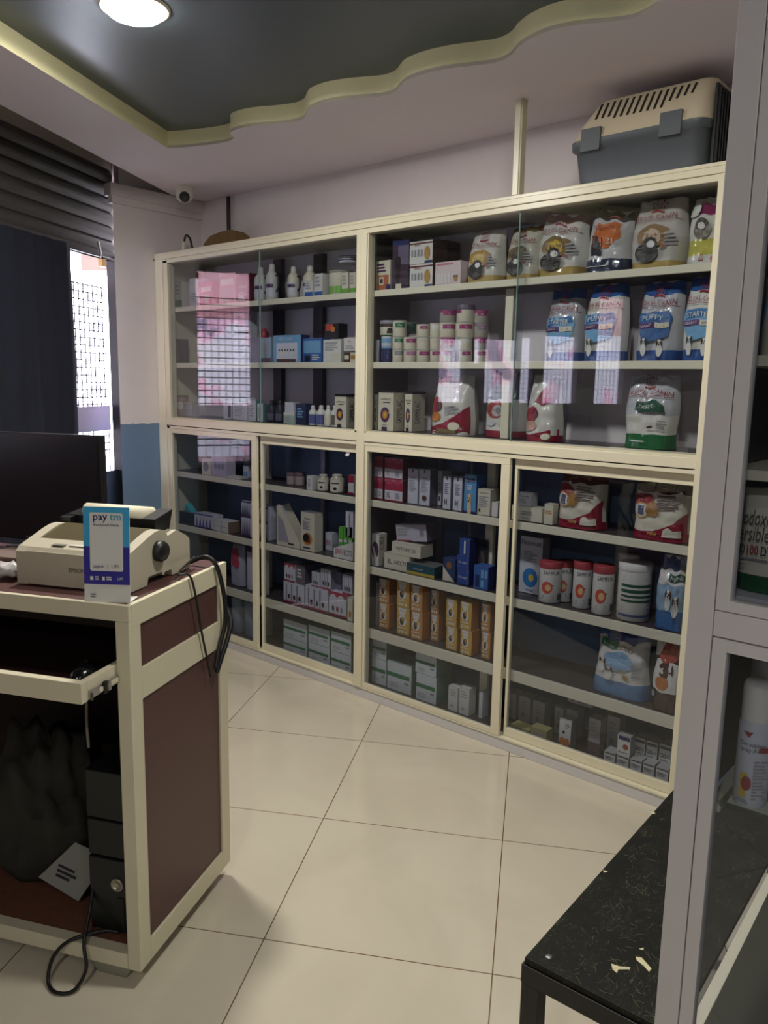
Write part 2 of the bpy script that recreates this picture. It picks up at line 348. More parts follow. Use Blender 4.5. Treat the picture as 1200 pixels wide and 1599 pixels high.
tag(MB().tube([(-3.88, .12, 2.215), (-3.83, .10, 2.24), (-3.78, .09, 2.215), (-3.75, .1, 2.15), (-3.6, .12, 2.147), (-3.4, .14, 2.147)], .006, DARK).tube([(-3.88, .12, 2.145), (-3.885, .12, 2.18), (-3.88, .12, 2.22)], .009, WH).build('cable'), 'thin black cable looping over the pillar end of the cabinet top', 'cable')
mb = MB(); S = [(-.13, 0), (-.11, .05), (-.06, .085), (.02, .1), (.1, .105), (.14, .08), (.14, 0)]
mb.prism(S, -.05, .05, mat('tan_jute', rgb(112, 88, 52), .9, noise=.25, nscale=30, bump=.4), axis='y')
tag(mb.build('sack', loc=(-3.62, .2, 2.141), rot=.1), 'small tan brown sack lying on the cabinet top near the pillar', 'sack')

# ------------------------------------------------------------------ shopfront
SLAT = mat('shutter_steel', rgb(82, 80, 76), .5, metal=.3, noise=.15, nscale=30)
r = empty('roller_shutter', (0, 0, 0), 'dark grey steel roller shutter pulled up over the shop entrance', 'shutter')
mb = MB(); prof = []
z = 2.13
while z < 2.56:
    for q in range(6): a = q/6; prof.append((-.012*math.sin(PI*a)-.002, z+.072*a))
    prof.append((.004, z+.0725)); z += .075
n = len(prof); vs = [TS @ Vector((t, .0+p[0], p[1])) for t in (-5.3, .9) for p in prof]
mb.add(vs, [(i, i+1, i+1+n, i+n) for i in range(n-1)], SLAT)
mb.box(-5.3, .9, .006, .01, 2.13, 2.58, SLAT, T=TS); mb.build('slats', r)
MB().box(-5.3, .905, -.018, .012, 2.095, 2.135, SLAT, T=TS).box(-5.3, .905, -.03, .012, 2.095, 2.10, SLAT, T=TS).build('bottom_bar', r)
BRASS = mat('brass', rgb(150, 120, 70), .35, metal=.7)
MB().tube([TS @ Vector((.72, -.03, 2.17)), TS @ Vector((.725, -.035, 2.13)), TS @ Vector((.735, -.035, 2.09))], .006, mat('bright_steel', rgb(190, 188, 185), .3, metal=.8)).box(.725, .765, -.045, -.022, 2.045, 2.085, BRASS, T=TS).build('padlock', r)
MB().tube([TS @ Vector((.74, -.035, 2.095)), TS @ Vector((.9, -.04, 2.097)), TS @ Vector((1.0, -.3, 2.115))], .007, SLAT, cat=False).build('bolt', r)
BLK = mat('black_painted_steel', rgb(20, 20, 22), .5)
struct('door_1', MB().box(.885, .93, -.06, .03, 0, 2.12, BLK, T=TS).box(.3, .884, .0, .03, .86, .935, BLK, T=TS).box(.3, .884, .005, .025, 0, .8595, BLK, T=TS))
# curtain: softly pleated navy cloth
CLOTH = mat('navy_cloth', rgb(30, 34, 50), .95, noise=.25, nscale=6)
mb = MB(); nt_, nz_ = 90, 14; vs = []
for i in range(nt_+1):
    t = -.37+(.80)*i/nt_
    for j in range(nz_+1):
        z = .004+2.106*j/nz_; d = -.062+.008*math.sin(t*47+.6*math.sin(z*3))*(1.2-.4*j/nz_)+.004*math.sin(t*19+z*2)
        vs.append(TS @ Vector((t, d, z)))
fs = [(i*(nz_+1)+j, (i+1)*(nz_+1)+j, (i+1)*(nz_+1)+j+1, i*(nz_+1)+j+1) for i in range(nt_) for j in range(nz_)]
n = len(vs); vs += [v-SN*.006 for v in vs]; mb.add(vs, fs+[tuple(k+n for k in f[::-1]) for f in fs], CLOTH, True)
tag(mb.build('curtain'), 'long navy cloth curtain hanging under the roller shutter', 'curtain')
# welded mesh grille in the entrance, with pale ledge below
r = empty('mesh_grille', (0, 0, 0), 'dark welded wire mesh grille in the bright gap beside the pillar', 'grille')
GW = mat('grille_wire', rgb(60, 54, 60), .6)
mb = MB()
for k in range(14):
    t = .30+.043*k; mb.box(t-.003, t+.003, .05, .054, 1.3, 1.955, GW, T=TS)
for k in range(17):
    z = 1.31+.04*k; mb.box(.3, .885, .054, .058, z-.003, z+.003, GW, T=TS)
mb.build('wire_panel', r)
MB().box(.3, .885, .04, .07, 1.165, 1.3, mat('lilac_sheet', rgb(196, 190, 220), .6), T=TS).build('kick_panel', r)
mb = MB()
for z in (1.05, 1.09, 1.13, 1.165): mb.box(.3, .885, .045, .06, z-.004, z+.004, mat('pale_rail', rgb(190, 186, 205), .5), T=TS)
for k in range(12): mb.box(.33+.05*k, .334+.05*k, .05, .055, .93, 1.17, GW, T=TS)
mb.build('railing', r)
MB().box(.3, .885, .12, .5, .86, .94, mat('pale_stone', rgb(200, 190, 190), .7), T=TS).build('ledge', r)
# mesh over the windows of the shopfront further back
r = empty('window_mesh', (0, 0, 0), 'wire mesh panels over the window openings of the shopfront behind the curtain', 'grille')
for (a, b, z0, z1) in ops:
    mb = MB(); k = 0
    while b+.035*k < a: mb.box(b+.035*k-.001, b+.035*k+.001, .065, .068, z0, z1, GW, T=TS); k += 1
    k = 0
    while z0+.035*k < z1: mb.box(b, a, .068, .071, z0+.035*k-.001, z0+.035*k+.001, GW, T=TS); k += 1
    mb.build('wire_panel', r)
# the street outside
struct('ground_street', MB().box(-9, 5, .2, 9, -.25, -.12, mat('street_ground', rgb(190, 186, 182), .9, noise=.2, nscale=1.5), T=TS))
def mottled():
    m = bpy.data.materials.new('street_facade'); m.use_nodes = True; nt = m.node_tree; b = nt.nodes['Principled BSDF']
    g = nt.nodes.new('ShaderNodeNewGeometry'); n = nt.nodes.new('ShaderNodeTexNoise'); n.inputs['Scale'].default_value = 1.6; n.inputs['Detail'].default_value = 5
    c = nt.nodes.new('ShaderNodeValToRGB'); e = c.color_ramp.elements; e[0].position = .40; e[0].color = (*rgb(110, 95, 110), 1); e[1].position = .47; e[1].color = (.9, .88, .92, 1)
    k = c.color_ramp.elements.new(.43); k.color = (*rgb(225, 170, 185), 1)
    nt.links.new(g.outputs['Position'], n.inputs[0]); nt.links.new(n.outputs[0], c.inputs[0]); nt.links.new(c.outputs[0], b.inputs['Base Color']); b.inputs['Roughness'].default_value = .9; return m
PINK = mat('pink_paint', rgb(226, 178, 184), .8, noise=.08, nscale=2)
r = empty('street_building', tuple(TS @ Vector((0, 6, 0))), 'pale building with a pink upper storey across the street', 'building')
r.location = (0, 0, 0)
MB().box(-8, 5, 6.0, 6.6, -.11, 2.4, mottled(), T=TS).build('ground_storey', r)
MB().box(-8, 5, 5.9, 6.6, 2.4, 4.2, PINK, T=TS).build('upper_storey', r)
for k in range(9): MB().box(-7.5+1.4*k, -6.7+1.4*k, 5.86, 5.92, 2.8, 3.6, mat('window_dark', rgb(90, 80, 95), .3), T=TS).build('window', r)
r = empty('awning', (0, 0, 0), 'pink canvas awning over the pavement outside the shopfront', 'awning')
MB().hexa([TS @ Vector(p) for p in ((-5, .25, 2.60), (2.2, .25, 2.60), (2.2, 2.6, 2.12), (-5, 2.6, 2.12), (-5, .25, 2.62), (2.2, .25, 2.62), (2.2, 2.6, 2.14), (-5, 2.6, 2.14))], PINK).build('canvas', r)
MB().box(-5, 2.2, 2.59, 2.61, 2.02, 2.12, PINK, T=TS).build('valance', r)
# ------------------------------------------------------------------ main display cabinet
cab = empty('display_cabinet', (-2.4, 0, 0), 'long cream aluminium display cabinet with sliding glass doors along the wall', 'cabinet')
def part(mb, name, parent=cab, **k):
    o = mb.build(name, **k); o.parent = parent
    o.location = Vector(o.location)-Vector(cab.location) if parent is cab else o.location
    return o
XL, XR = -3.99, -.87
def bx(name, *a, m=CREAM, bev=.002): return part(MB().box(*a, m, bev=bev), name)
bx('post', XL, -3.915, -.002, .05, 0, 2.14)
bx('post', -3.913, -3.872, .0, .045, 1.2, 2.10)
bx('post', -3.913, -3.885, .0, .045, .05, 1.2)
part(MB().box(-2.425, -2.378, -.0055, .05, .05, 2.085, CREAM, bev=.002).box(-2.442, -2.4255, .002, .04, 1.2, 2.084, CREAM).box(-2.3775, -2.373, .002, .04, 1.2, 2.084, CREAM).box(-2.412, -2.409, -.006, -.0054, .06, 2.08, CREAM2), 'post')
part(MB().box(-.92, XR, -.0055, .05, .05, 2.105, CREAM, bev=.002), 'post')
part(MB().box(XL, XR, -.004, .05, 2.106, 2.14, CREAM, bev=.002).box(-3.913, XR, 0, .045, 2.084, 2.105, CREAM, bev=.002).box(-3.913, XR, -.006, -.004, 2.128, 2.132, CREAM), 'top_rail')
part(MB().box(-3.913, XR, -.003, .045, 1.199, 1.235, CREAM, bev=.002).box(-3.913, XR, .002, .045, 1.2355, 1.2445, CREAM2).box(-3.913, XR, .0, .02, 1.1955, 1.1985, DARKG), 'mid_rail')
part(MB().box(-3.985, XR, .004, .05, 0.0, .045, GREYP, bev=.002), 'plinth')
part(MB().box(-3.913, XR, .0, .05, 1.182, 1.195, CREAM).box(-3.913, XR, .0, .05, .0455, .052, CREAM), 'door_track')
part(MB().box(XL+.002, XR, .05, YW-.002, 2.10, 2.139, CREAM2), 'top_board')
part(MB().box(XL+.002, XR, .0505, YW-.002, .03, .05, SHELFB), 'bottom_board')
part(MB().box(XL, XL+.02, .0505, YW-.002, 0.05, 2.10, CREAM2), 'end_panel')
part(MB().box(XR-.02, XR, .0505, YW-.002, 0.05, 2.10, CREAM2), 'end_panel')
part(MB().box(-2.415, -2.395, .0505, YW-.002, .05, 2.10, SHELFB), 'partition')
Z_U = [1.852, 1.546]; Z_L = [.932, .622, .325]
for (xa, xb) in ((-3.968, -2.4155), (-2.3945, XR-.0205)):
    for z, th in ((1.852, .026), (1.546, .027), (1.246, .03), (.932, .03), (.622, .034), (.325, .044)):
        mb = MB().box(xa, xb, .046, .060, z-th, z, CREAM, bev=.0015).box(xa, xb, .0605, YW-.002, z-th+.004, z-.002, SHELFB)
        part(mb, 'shelf')
# uprights
UPD = mat('dark_upright', rgb(46, 34, 40), .6)
part(MB().box(-3.32, -3.255, .285, .312, 1.26, 2.09, UPD), 'upright'); part(MB().box(-3.01, -2.94, .285, .312, 1.26, 2.09, UPD), 'upright')
part(MB().box(-1.735, -1.70, .10, .125, 1.247, 1.518, CREAM), 'upright'); part(MB().box(-1.735, -1.70, .10, .125, 1.547, 1.825, CREAM), 'upright')
for x, y in ((-3.28, .2), (-1.80, .15)):
    for (z0, z1) in ((.05, .28), (.326, .588), (.623, .901), (.933, 1.19)): part(MB().box(x-.02, x+.018, y, y+.02, z0, z1, CREAM), 'upright')
for x in (-2.94, -2.17): part(MB().box(x-.016, x+.016, .29, .312, .6, 1.19, mat('steel_strip', rgb(150, 155, 165), .4, metal=.5)), 'upright')
# upper sliding panes
for (xa, xb, y) in ((-3.875, -3.105, .012), (-3.13, -2.44, .024), (-2.376, -1.607, .024), (-1.63, -.918, .012)):
    part(MB().box(xa, xb, y, y+.005, 1.244, 2.086, GLASS), 'glass_pane')
for x, y in ((-3.105, .012), (-1.632, .012)):
    part(MB().box(x, x+.0025, y-.0005, y+.0055, 1.2445, 2.0838, GEDGE), 'pane_edge')
# lower sliding doors (frame with a sub-part glass)
def door(xa, xb, y, z0, z1, wl, wr, wt, wb, m=CREAM):
    d = part(MB().box(xa, xb, y, y+.018, z1-wt, z1, m, bev=.0015).box(xa, xb, y, y+.018, z0, z0+wb, m, bev=.0015)
             .box(xa, xa+wl, y, y+.0185, z0+wb, z1-wt, m, bev=.0015).box(xb-wr, xb, y, y+.0185, z0+wb, z1-wt, m, bev=.0015), 'sliding_door')
    g = MB().box(xa+wl-.003, xb-wr+.003, y+.007, y+.012, z0+wb-.003, z1-wt+.003, GLASSD).build('glass_pane'); g.parent = d; g.location = (0, 0, 0)
    return d
def fixdoor(d):   # the door meshes are in world coordinates
    return d
door(-3.884, -3.129, .001, .053, 1.181, .016, .037, .026, .028)
d_ = door(-3.121, -2.436, .024, .053, 1.181, .015, .012, .04, .032)
q = [at_y(px, py, .0302) for px, py in ((541, 702), (545, 700), (546, 710), (543, 713), (538, 710), (541, 709))]
q2 = [p+Vector((0, .0006, 0)) for p in q]
m_ = MB(); m_.add(q+q2, [tuple(range(6)), tuple(range(6, 12))]+[(i, (i+1) % 6, (i+1) % 6+6, i+6) for i in range(6)], mat('torn_white_label', rgb(225, 225, 228), .6))
o_ = m_.build('torn_sticker', d_)
door(-2.376, -1.621, .001, .053, 1.181, .014, .039, .026, .022)
door(-1.612, -.90, .024, .053, 1.181, .012, .022, .04, .036)
# strip between cabinet top and ceiling
tag(MB().box(-1.66, -1.645+.008, -.004, .03, 2.141, ZC-.001, CREAM, bev=.001).box(-1.637, -1.632, 0, .032, 2.141, ZC-.001, CREAM2).build('support_strip'), 'narrow white vertical strip between cabinet top and ceiling', 'strip')

# ------------------------------------------------------------------ goods: generic builders
K = M_(28, 28, 30); Wt = M_(226, 224, 216); Wb = M_(214, 216, 226); Cr = M_(226, 218, 190); Red = M_(178, 30, 52); Pk = M_(206, 60, 90)
Mg = M_(168, 40, 110); Pu = M_(86, 40, 96); Nv = M_(34, 46, 110); Bl = M_(46, 104, 190); Lb = M_(110, 176, 224); Gn = M_(30, 128, 74); Gd = M_(16, 84, 58)
Or = M_(222, 128, 34); Ye = M_(226, 186, 40); Tn = M_(190, 140, 60); Gy = M_(142, 142, 148); Br = M_(92, 56, 40); Lg = M_(110, 190, 50); Tq = M_(60, 200, 210)
Fb = lambda r, g, b: M_(r, g, b, .22, .3)   # glossy film

def S_flat(w, h): return lambda u, v, o=0: Vector(((u-.5)*w, -o, v*h))
def S_side(w, d, h): return lambda u, v, o=0: Vector((w/2+o, u*d, v*h))
def S_top(w, d, h): return lambda u, v, o=0: Vector(((u-.5)*w, v*d, h+o))
def solve_y(px, pyb, z, lo=.065, hi=.2):
    try: y = at_z(px, pyb, z).y
    except ZeroDivisionError: y = lo
    return max(lo, min(hi, y))
REG = []
def place(x0, x1, yt, yb, z, y=None, on=None):
    if on is not None: y = on['y'] if y is None else y; z = on['top']
    if y is None: y = solve_y((x0+x1)/2, yb, z)
    a = at_y(x0, (yt+yb)/2, y); b = at_y(x1, (yt+yb)/2, y); top = at_y((x0+x1)/2, yt, y).z
    for zl in (.279, .586, .900, 1.214, 1.517, 1.824, 2.098):   # stay below the board above
        if y > 0 and z < zl: top = min(top, zl); break
    xa, xb = a.x, b.x; m_ = (x0+x1)/2
    if y > 0:   # keep the piece inside its bay
        if m_ > 562: xa = max(xa, -2.3935); xb = min(xb, -.892)
        else: xb = min(xb, -2.4165); xa = max(xa, -3.966)
        if xb-xa < .014:
            if m_ > 562 and xa < -2.3: xb = xa+.014
            else: xa = xb-.014
    return (xa+xb)/2, y, z, (xb-xa), max(.012, top-z)
def B(x0, x1, yt, yb, label, z=None, name='medicine_box', cat='box', y=None, on=None, d=.06, m=Wt, sm=None, tm=None, art=(), sart=(), rot=0.0, group=None, tart=()):
    cx, y, z, w, h = place(x0, x1, yt, yb, z, y, on); d = min(d, YW-.012-y)
    for (ua, ub, uy) in ((-3.302, -3.26, .2), (-1.822, -1.78, .15)):
        if z < 1.2 and cx-w/2 < ub and cx+w/2 > ua and y < uy: d = min(d, uy-.002-y)
    w = max(.012, w-.0015); h -= .0006
    mb = MB(); q = [Vector(p) for p in ((-w/2, 0, 0), (w/2, 0, 0), (w/2, d, 0), (-w/2, d, 0), (-w/2, 0, h), (w/2, 0, h), (w/2, d, h), (-w/2, d, h))]
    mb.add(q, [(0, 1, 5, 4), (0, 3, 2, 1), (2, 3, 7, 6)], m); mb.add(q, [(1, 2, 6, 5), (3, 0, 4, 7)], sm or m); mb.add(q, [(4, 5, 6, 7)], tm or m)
    mb.art(S_flat(w, h), w, h, art); mb.art(S_side(w, d, h), d, h, sart); mb.art(S_top(w, d, h), w, d, tart)
    # flap line of the carton
    mb.add([(-w/2, -.0004, h-.0012), (w/2, -.0004, h-.0012), (w/2, -.0004, h-.0004), (-w/2, -.0004, h-.0004)], [(0, 1, 2, 3)], Gy)
    o = mb.build(name, loc=(cx, y, z+.0004), rot=rot); tag(o, label, cat, group)
    rec = dict(o=o, x=cx, y=y, top=z+h+.001, w=w, h=h, d=d); REG.append(rec); return rec
def canister(x0, x1, yt, yb, label, z=None, y=None, on=None, name='tin', cat='tin', m=Wt, lid=None, art=(), lidh=.12, taper=1.0, group=None, neck=None, seg=28):
    cx, y, z, w, h = place(x0, x1, yt, yb, z, y, on); R = w/2; y2 = min(y+R, YW-.015-R)
    def S(u, v, o=0):
        a = -PI/2+(u-.5)*PI*.96+.45; rr = R*(taper+(1-taper)*v)+o; return Vector((rr*math.cos(a), rr*math.sin(a), v*h))
    mb = MB(); b = h*(1-lidh)
    mb.lathe([(R*taper*.97, 0), (R*taper, .002), (R*(taper+(1-taper)*.9), b)], m, seg); mb.art(S, w*1.5, h, art)
    o = mb.build(name, loc=(cx, y2, z+.0004)); tag(o, label, cat, group)
    l = MB().lathe([(R*1.03, b+.0003), (R*1.04, b+.003), (R*1.04, h-.003), (R*.99, h-.0006), (0, h-.0006)], lid or m, seg).build('lid', o)
    rec = dict(o=o, x=cx, y=y, top=z+h+.0006, w=w, h=h); REG.append(rec); return rec
def bottle(x0, x1, yt, yb, label, z=None, y=None, m=Wt, cap=None, art=(), name='bottle', group=None, shoulder=.72, neck=.4, handle=False, on=None):
    cx, y, z, w, h = place(x0, x1, yt, yb, z, y, on); R = w/2; y2 = min(y+R, YW-.015-R); sh = h*shoulder; nk = h*(shoulder+.1)
    def S(u, v, o=0):
        a = -PI/2+(u-.5)*PI*.96+.45; return Vector(((R+o)*math.cos(a), (R+o)*math.sin(a), v*h))
    mb = MB().lathe([(R*.9, 0), (R, .004), (R, sh*.9), (R*.86, sh), (R*neck, nk), (R*neck, nk+.004)], m, 20); mb.art(S, w*1.5, h, art)
    if handle:
        mb.tube([(R*.9, 0, sh*.95), (R*1.5, 0, sh*.9), (R*1.5, 0, sh*.5), (R*.95, 0, sh*.35)], R*.14, K, 8)
    o = mb.build(name, loc=(cx, y2, z+.0004)); tag(o, label, 'bottle', group)
    MB().lathe([(R*neck*1.15, nk), (R*neck*1.2, nk+.002), (R*neck*1.05, h*.97), (R*neck*.7, h), (0, h)], cap or Wt, 16).build('cap', o)
    return dict(o=o, x=cx, y=y, top=z+h, w=w, h=h)
def bag(x0, x1, yt, yb, label, z=None, y=None, base=None, bands=(), art=(), d=.12, rot=0.0, tap=.9, group=None, name='pet_food_bag', side=None, lean=0.0, wav=1.0, slump=0.0, cat='bag'):
    cx, y, z, w, h = place(x0, x1, yt, yb, z, y); d = min(d, YW-.03-y); w *= .955
    rr = random.Random(int(x0*7+yt)); p1, p2, p3 = rr.random()*6, rr.random()*6, rr.random()*6
    def S(u, v, o=0):
        v = max(0.0, min(1.0, v)); u = max(.01, min(.99, u)) if o else u; s = 2*u-1; ww = w/2*(1-(1-tap)*v**2.2+.025*wav*math.sin(v*7+p1)*(1-v*.4))
        B1 = max(0, 1-abs(s)**3)**.5; Bv = (1-max(0, v-.35)/.65*(.0)-max(0, v-.45)**1.6*2.1); Bv = max(.05, Bv)
        bl = d/2*(B1*.72+.28*max(0, 1-abs(s)**8))*Bv
        cr = .0021*wav*(math.sin(s*9+v*13+p2)*math.sin(v*17-s*6+p3)+.6*math.sin(v*31+s*19+p1)*math.cos(s*23+p2))*(.4+.6*v)*min(1, (1-abs(s))*6)
        zz = v*(h-.004)*(1-slump*(.5-.5*math.cos(PI*u))*v)
        return Vector((s*ww, d/2-bl+cr-o+lean*v*v, zz+.003*math.sin(s*8+p3)*v*wav))
    def Bk(u, v):
        q = S(1-u, v); return Vector((q.x, d-q.y+2*lean*v*v, q.z))
    nu, nv = 18, 30; mb = MB()
    def mm(v):
        for (a, b_, mt) in bands:
            if a <= v < b_: return mt
        return base
    F = [[S(i/nu, j/nv) for i in range(nu+1)] for j in range(nv+1)]; G = [[Bk(i/nu, j/nv) for i in range(nu+1)] for j in range(nv+1)]
    for j in range(nv):
        mt = mm((j+.5)/nv)
        vs = F[j]+F[j+1]; mb.add(vs, [(i, i+1, i+2+nu, i+1+nu) for i in range(nu)], mt, True)
        vs = G[j]+G[j+1]; mb.add(vs, [(i, i+1, i+2+nu, i+1+nu) for i in range(nu)], side or mt, True)
    ring = F[0]+G[0]; mb.add(ring, [tuple(range(len(ring)))[::-1]], base)
    ring = F[nv]+G[nv]; mb.add(ring, [tuple(range(len(ring)))], base)
    for j in range(nv):   # gusset sides
        mt = side or mm((j+.5)/nv)
        mb.add([F[j][nu], G[j][0], G[j+1][0], F[j+1][nu]], [(0, 1, 2, 3)], mt); mb.add([G[j][nu], F[j][0], F[j+1][0], G[j+1][nu]], [(0, 1, 2, 3)], mt)
    SS = lambda u, v, o=0: S(u, v, o*2.2+.0022)
    mb.toff = .0013; mb.art(SS, w*.92, h, art)
    o = mb.build(name, loc=(cx, y, z+.0005), rot=rot); tag(o, label, cat, group)
    return dict(o=o, x=cx, y=y, top=z+h, w=w, h=h)
def crown(cu, cv, s, m):
    it = [('r', cu-s, cv, cu+s, cv+s*.22, m)]
    for k in range(5):
        a = -1+k*.5; it += [('e', cu+a*s*1.05, cv+s*(1.5-.35*a*a), s*.13, s*.16, m), ('r', cu+a*s*.9-s*.06, cv+s*.35, cu+a*s*.9+s*.06, cv+s*(1.15-.3*a*a), m)]
    return it
def dog(cu, cv, s, body=None, ear=None):
    body = body or Wt; ear = ear or K
    return [('e', cu, cv-s*1.1, s*.75, s*1.0, body), ('e', cu, cv, s*.7, s*.62, body), ('e', cu-s*.6, cv+s*.05, s*.26, s*.5, ear), ('e', cu+s*.6, cv+s*.05, s*.26, s*.5, ear), ('e', cu-s*.25, cv+s*.12, s*.12, s*.1, K), ('e', cu+s*.25, cv+s*.12, s*.12, s*.1, K), ('e', cu, cv-s*.18, s*.16, s*.11, K)]
def lines(u0, v1, u1, v0, n, m=None): return ('l', u0, v1, u1, v0, n, m or M_(164, 162, 166))

# ------------------------------------------------------------------ near display cabinet
NM = GREYP
nc = empty('side_cabinet', (0, -1.5, 0), 'grey white framed glass cabinet standing closest to the viewer', 'cabinet')
def npart(mb, name):
    o = mb.build(name, parent=nc); o.location = -Vector(nc.location); return o
npart(MB().box(-.378, -.344, -1.502, -1.47, 0, ZC-.002, NM, bev=.0015), 'post')
npart(MB().box(-.3435, .6, -1.500, -1.472, 1.124, 1.160, NM, bev=.001), 'mid_rail')
npart(MB().box(-.378, .6, -1.5, -.62, 0.02, .06, NM), 'bottom_rail')
npart(MB().box(.6, .63, -1.5, -1.47, 0, ZC-.002, NM), 'post')
npart(MB().box(-.37, -.362, -1.468, -.62, 1.125, ZC-.002, mat('dark_side_panel', rgb(34, 40, 42), .35)), 'side_panel')
npart(MB().box(-.37, -.362, -1.468, -.62, .845, 1.1245, mat('dark_side_panel', rgb(34, 40, 42), .35)), 'side_panel')
npart(MB().box(-.37, .6, -.62, -.605, 0.06, ZC-.002, mat('dark_side_panel', rgb(34, 40, 42), .35)), 'back_panel')
npart(MB().box(-.36, .6, -1.46, -.625, 1.14, 1.176, NM), 'cabinet_floor')
d = MB().box(-.3425, -.324, -1.503, -1.482, 1.162, 2.44, GREYP, bev=.001).box(-.3425, .6, -1.5025, -1.482, 1.1615, 1.177, GREYP, bev=.001)
d = npart(d, 'hinged_door'); g = MB().box(-.3242, .6, -1.494, -1.490, 1.176, 2.44, GLASSD).build('glass_pane', parent=d)
d = MB().box(-.3425, -.323, -1.501, -1.482, .07, 1.1225, GREYP, bev=.001).box(-.323, .6, -1.501, -1.482, 1.105, 1.1225, GREYP).box(-.323, .6, -1.501, -1.482, .07, .09, GREYP)
d = npart(d, 'sliding_door'); g = MB().box(-.3232, .6, -1.494, -1.490, .09, 1.106, GLASSD).build('glass_pane', parent=d)
npart(MB().box(-.36, .6, -1.455, -.63, 1.336, 1.35, CREAM2), 'shelf'); npart(MB().box(-.36, .6, -1.45, -.63, 1.488, 1.502, CREAM2), 'shelf')
Tb = lambda x, y, z, a: Matrix.Translation((x, y, z)) @ Matrix.Rotation(a, 4, 'Z')
npart(MB().box(-.008, .008, 0, .82, -.016, 0, CREAM, T=Tb(-.333, -1.46, .868, .05), bev=.001), 'shelf_rail')
npart(MB().box(-.009, .009, 0, .82, -.02, 0, CREAM, T=Tb(-.333, -1.46, .49, .05), bev=.001), 'shelf_rail')
npart(MB().box(-.325, .6, -1.47, -.63, .8685, .8735, glass_mat('shelf_glass', (.8, .86, .82), gain=.8)), 'shelf')
npart(MB().hexa([Vector(p) for p in ((-.322, -1.465, .4905), (.6, -1.465, .4905), (.6, -.63, .4905), (-.368, -.63, .4905), (-.322, -1.465, .4945), (.6, -1.465, .4945), (.6, -.63, .4945), (-.368, -.63, .4945))], mat('dark_green_shelf', rgb(44, 48, 38), .5, noise=.3, nscale=60)), 'shelf')

# ------------------------------------------------------------------ low black bench
r = empty('bench', (-.50, -1.05, 0), 'low bench with scratched black top and black square tube legs', 'bench')
Tt = Matrix.Translation((-.631, -1.455, 0)) @ Matrix.Rotation(.045, 4, 'Z'); T2 = Matrix.Translation(-Vector(r.location)) @ Tt
BF = mat('black_bench_frame', rgb(22, 22, 22), .45, noise=.2, nscale=30)
mb = MB().box(0, .265, 0, .80, .438, .45, SPECK, T=T2, bev=.001)
mb.build('bench_top', r)
PALE = mat('bare_chipboard', rgb(214, 208, 170), .8)
def chip(pts):
    m_ = MB(); P = [T2 @ Vector((x, y, .4506)) for x, y in pts]; m_.add(P, [tuple(range(len(P)))], PALE); return m_
def loc_b(px, py): q = Tt.inverted() @ at_z(px, py, .45); return (q.x, q.y)
for k, pts in enumerate([[(993,1494),(1003,1496),(1018,1513),(1014,1518),(1006,1509),(995,1500)], [(955,1505),(967,1509),(985,1511),(984,1514),(966,1514),(964,1520),(957,1514)], [(998,1482),(1006,1480),(1005,1484)], [(942,1359),(950,1361),(944,1363)], [(1016,1269),(1022,1268),(1024,1271),(1018,1271)]]):
    chip([loc_b(*p) for p in pts]).build('bare_chip', r)
mb = MB(); rr = random.Random(3)
for k in range(150):
    px = rr.uniform(900, 1035); py = rr.uniform(1290, 1590)
    if px < 1045-(py-1233)*.62: continue
    a = rr.uniform(0, 6.28); x, y = loc_b(px, py); L = rr.uniform(.004, .022); c = rr.uniform(-1, 1)*L*.4
    if not (.01 < x < .25 and .01 < y < .78): continue
    P = [T2 @ Vector((x+L*q*math.cos(a)-c*(q*q)*math.sin(a), y+L*q*math.sin(a)+c*q*q*math.cos(a), .4509)) for q in (-.5, -.25, 0, .25, .5)]
    mb.tube(P, .00016, mat('pale_scratch', rgb(150, 148, 120), .6), 5, cat=False)
o = mb.build('pale_hairs', r, kind='stuff')
mb = MB().box(-.004, .272, -.004, .018, .402, .4375, BF, T=T2, bev=.001); mb.build('apron', r)
MB().box(-.004, .018, .02, .79, .402, .4375, BF, T=T2, bev=.001).build('apron', r)
for (x, y) in ((-.003, -.003), (.235, -.003), (-.003, .76), (.235, .76)): MB().box(x, x+.034, y, y+.034, 0, .4015, BF, T=T2, bev=.001).build('leg', r)
MB().lathe([(.006, 0), (.006, .0012), (0, .0016)], mat('bright_steel', rgb(190, 188, 185), .3, metal=.8), 14, T=T2 @ Matrix.Translation((.033, .028, .45))).build('screw', r)

# ------------------------------------------------------------------ counter
TH = .447; CO = Vector((-1.542, -1.676, 0)); H = .957
ct = empty('billing_counter', CO, 'brown laminate counter with cream metal edging holding the printer', 'counter', rot=TH)
def cp(mb, name, parent=None): return mb.build(name, parent or ct)
L0 = -1.55
cp(MB().box(L0, 0, .0005, .47, .936, H-.001, BROWN), 'top_board')
cp(MB().box(L0, .0015, -.0015, .012, .919, H, CREAM2, bev=.0015).box(-.012, .0015, .0125, .4715, .903, H, CREAM2, bev=.0015), 'edge_trim')
mb = MB().box(-.034, .001, -.0015, .045, .046, .9185, CREAM2, bev=.0015).box(-.034, .001, .425, .4715, .046, .9025, CREAM2, bev=.0015)
mb.box(-.03, .0008, .0455, .4245, .722, .797, CREAM2, bev=.001).box(-.03, .0008, .0455, .4245, .046, .102, CREAM2, bev=.001)
cp(mb, 'side_frame')
cp(MB().box(-.02, -.005, .045, .425, .7975, .9025, BROWN), 'side_panel'); cp(MB().box(-.02, -.005, .045, .425, .1025, .7215, BROWN), 'side_panel')
cp(MB().box(L0, -.035, -.0015, .03, .046, .086, CREAM2, bev=.0015), 'bottom_rail')
cp(MB().box(L0, -.035, .03, .455, .07, .0855, mat('brown_floor_board', rgb(110, 72, 54), .6, noise=.3, nscale=60)), 'bottom_board')
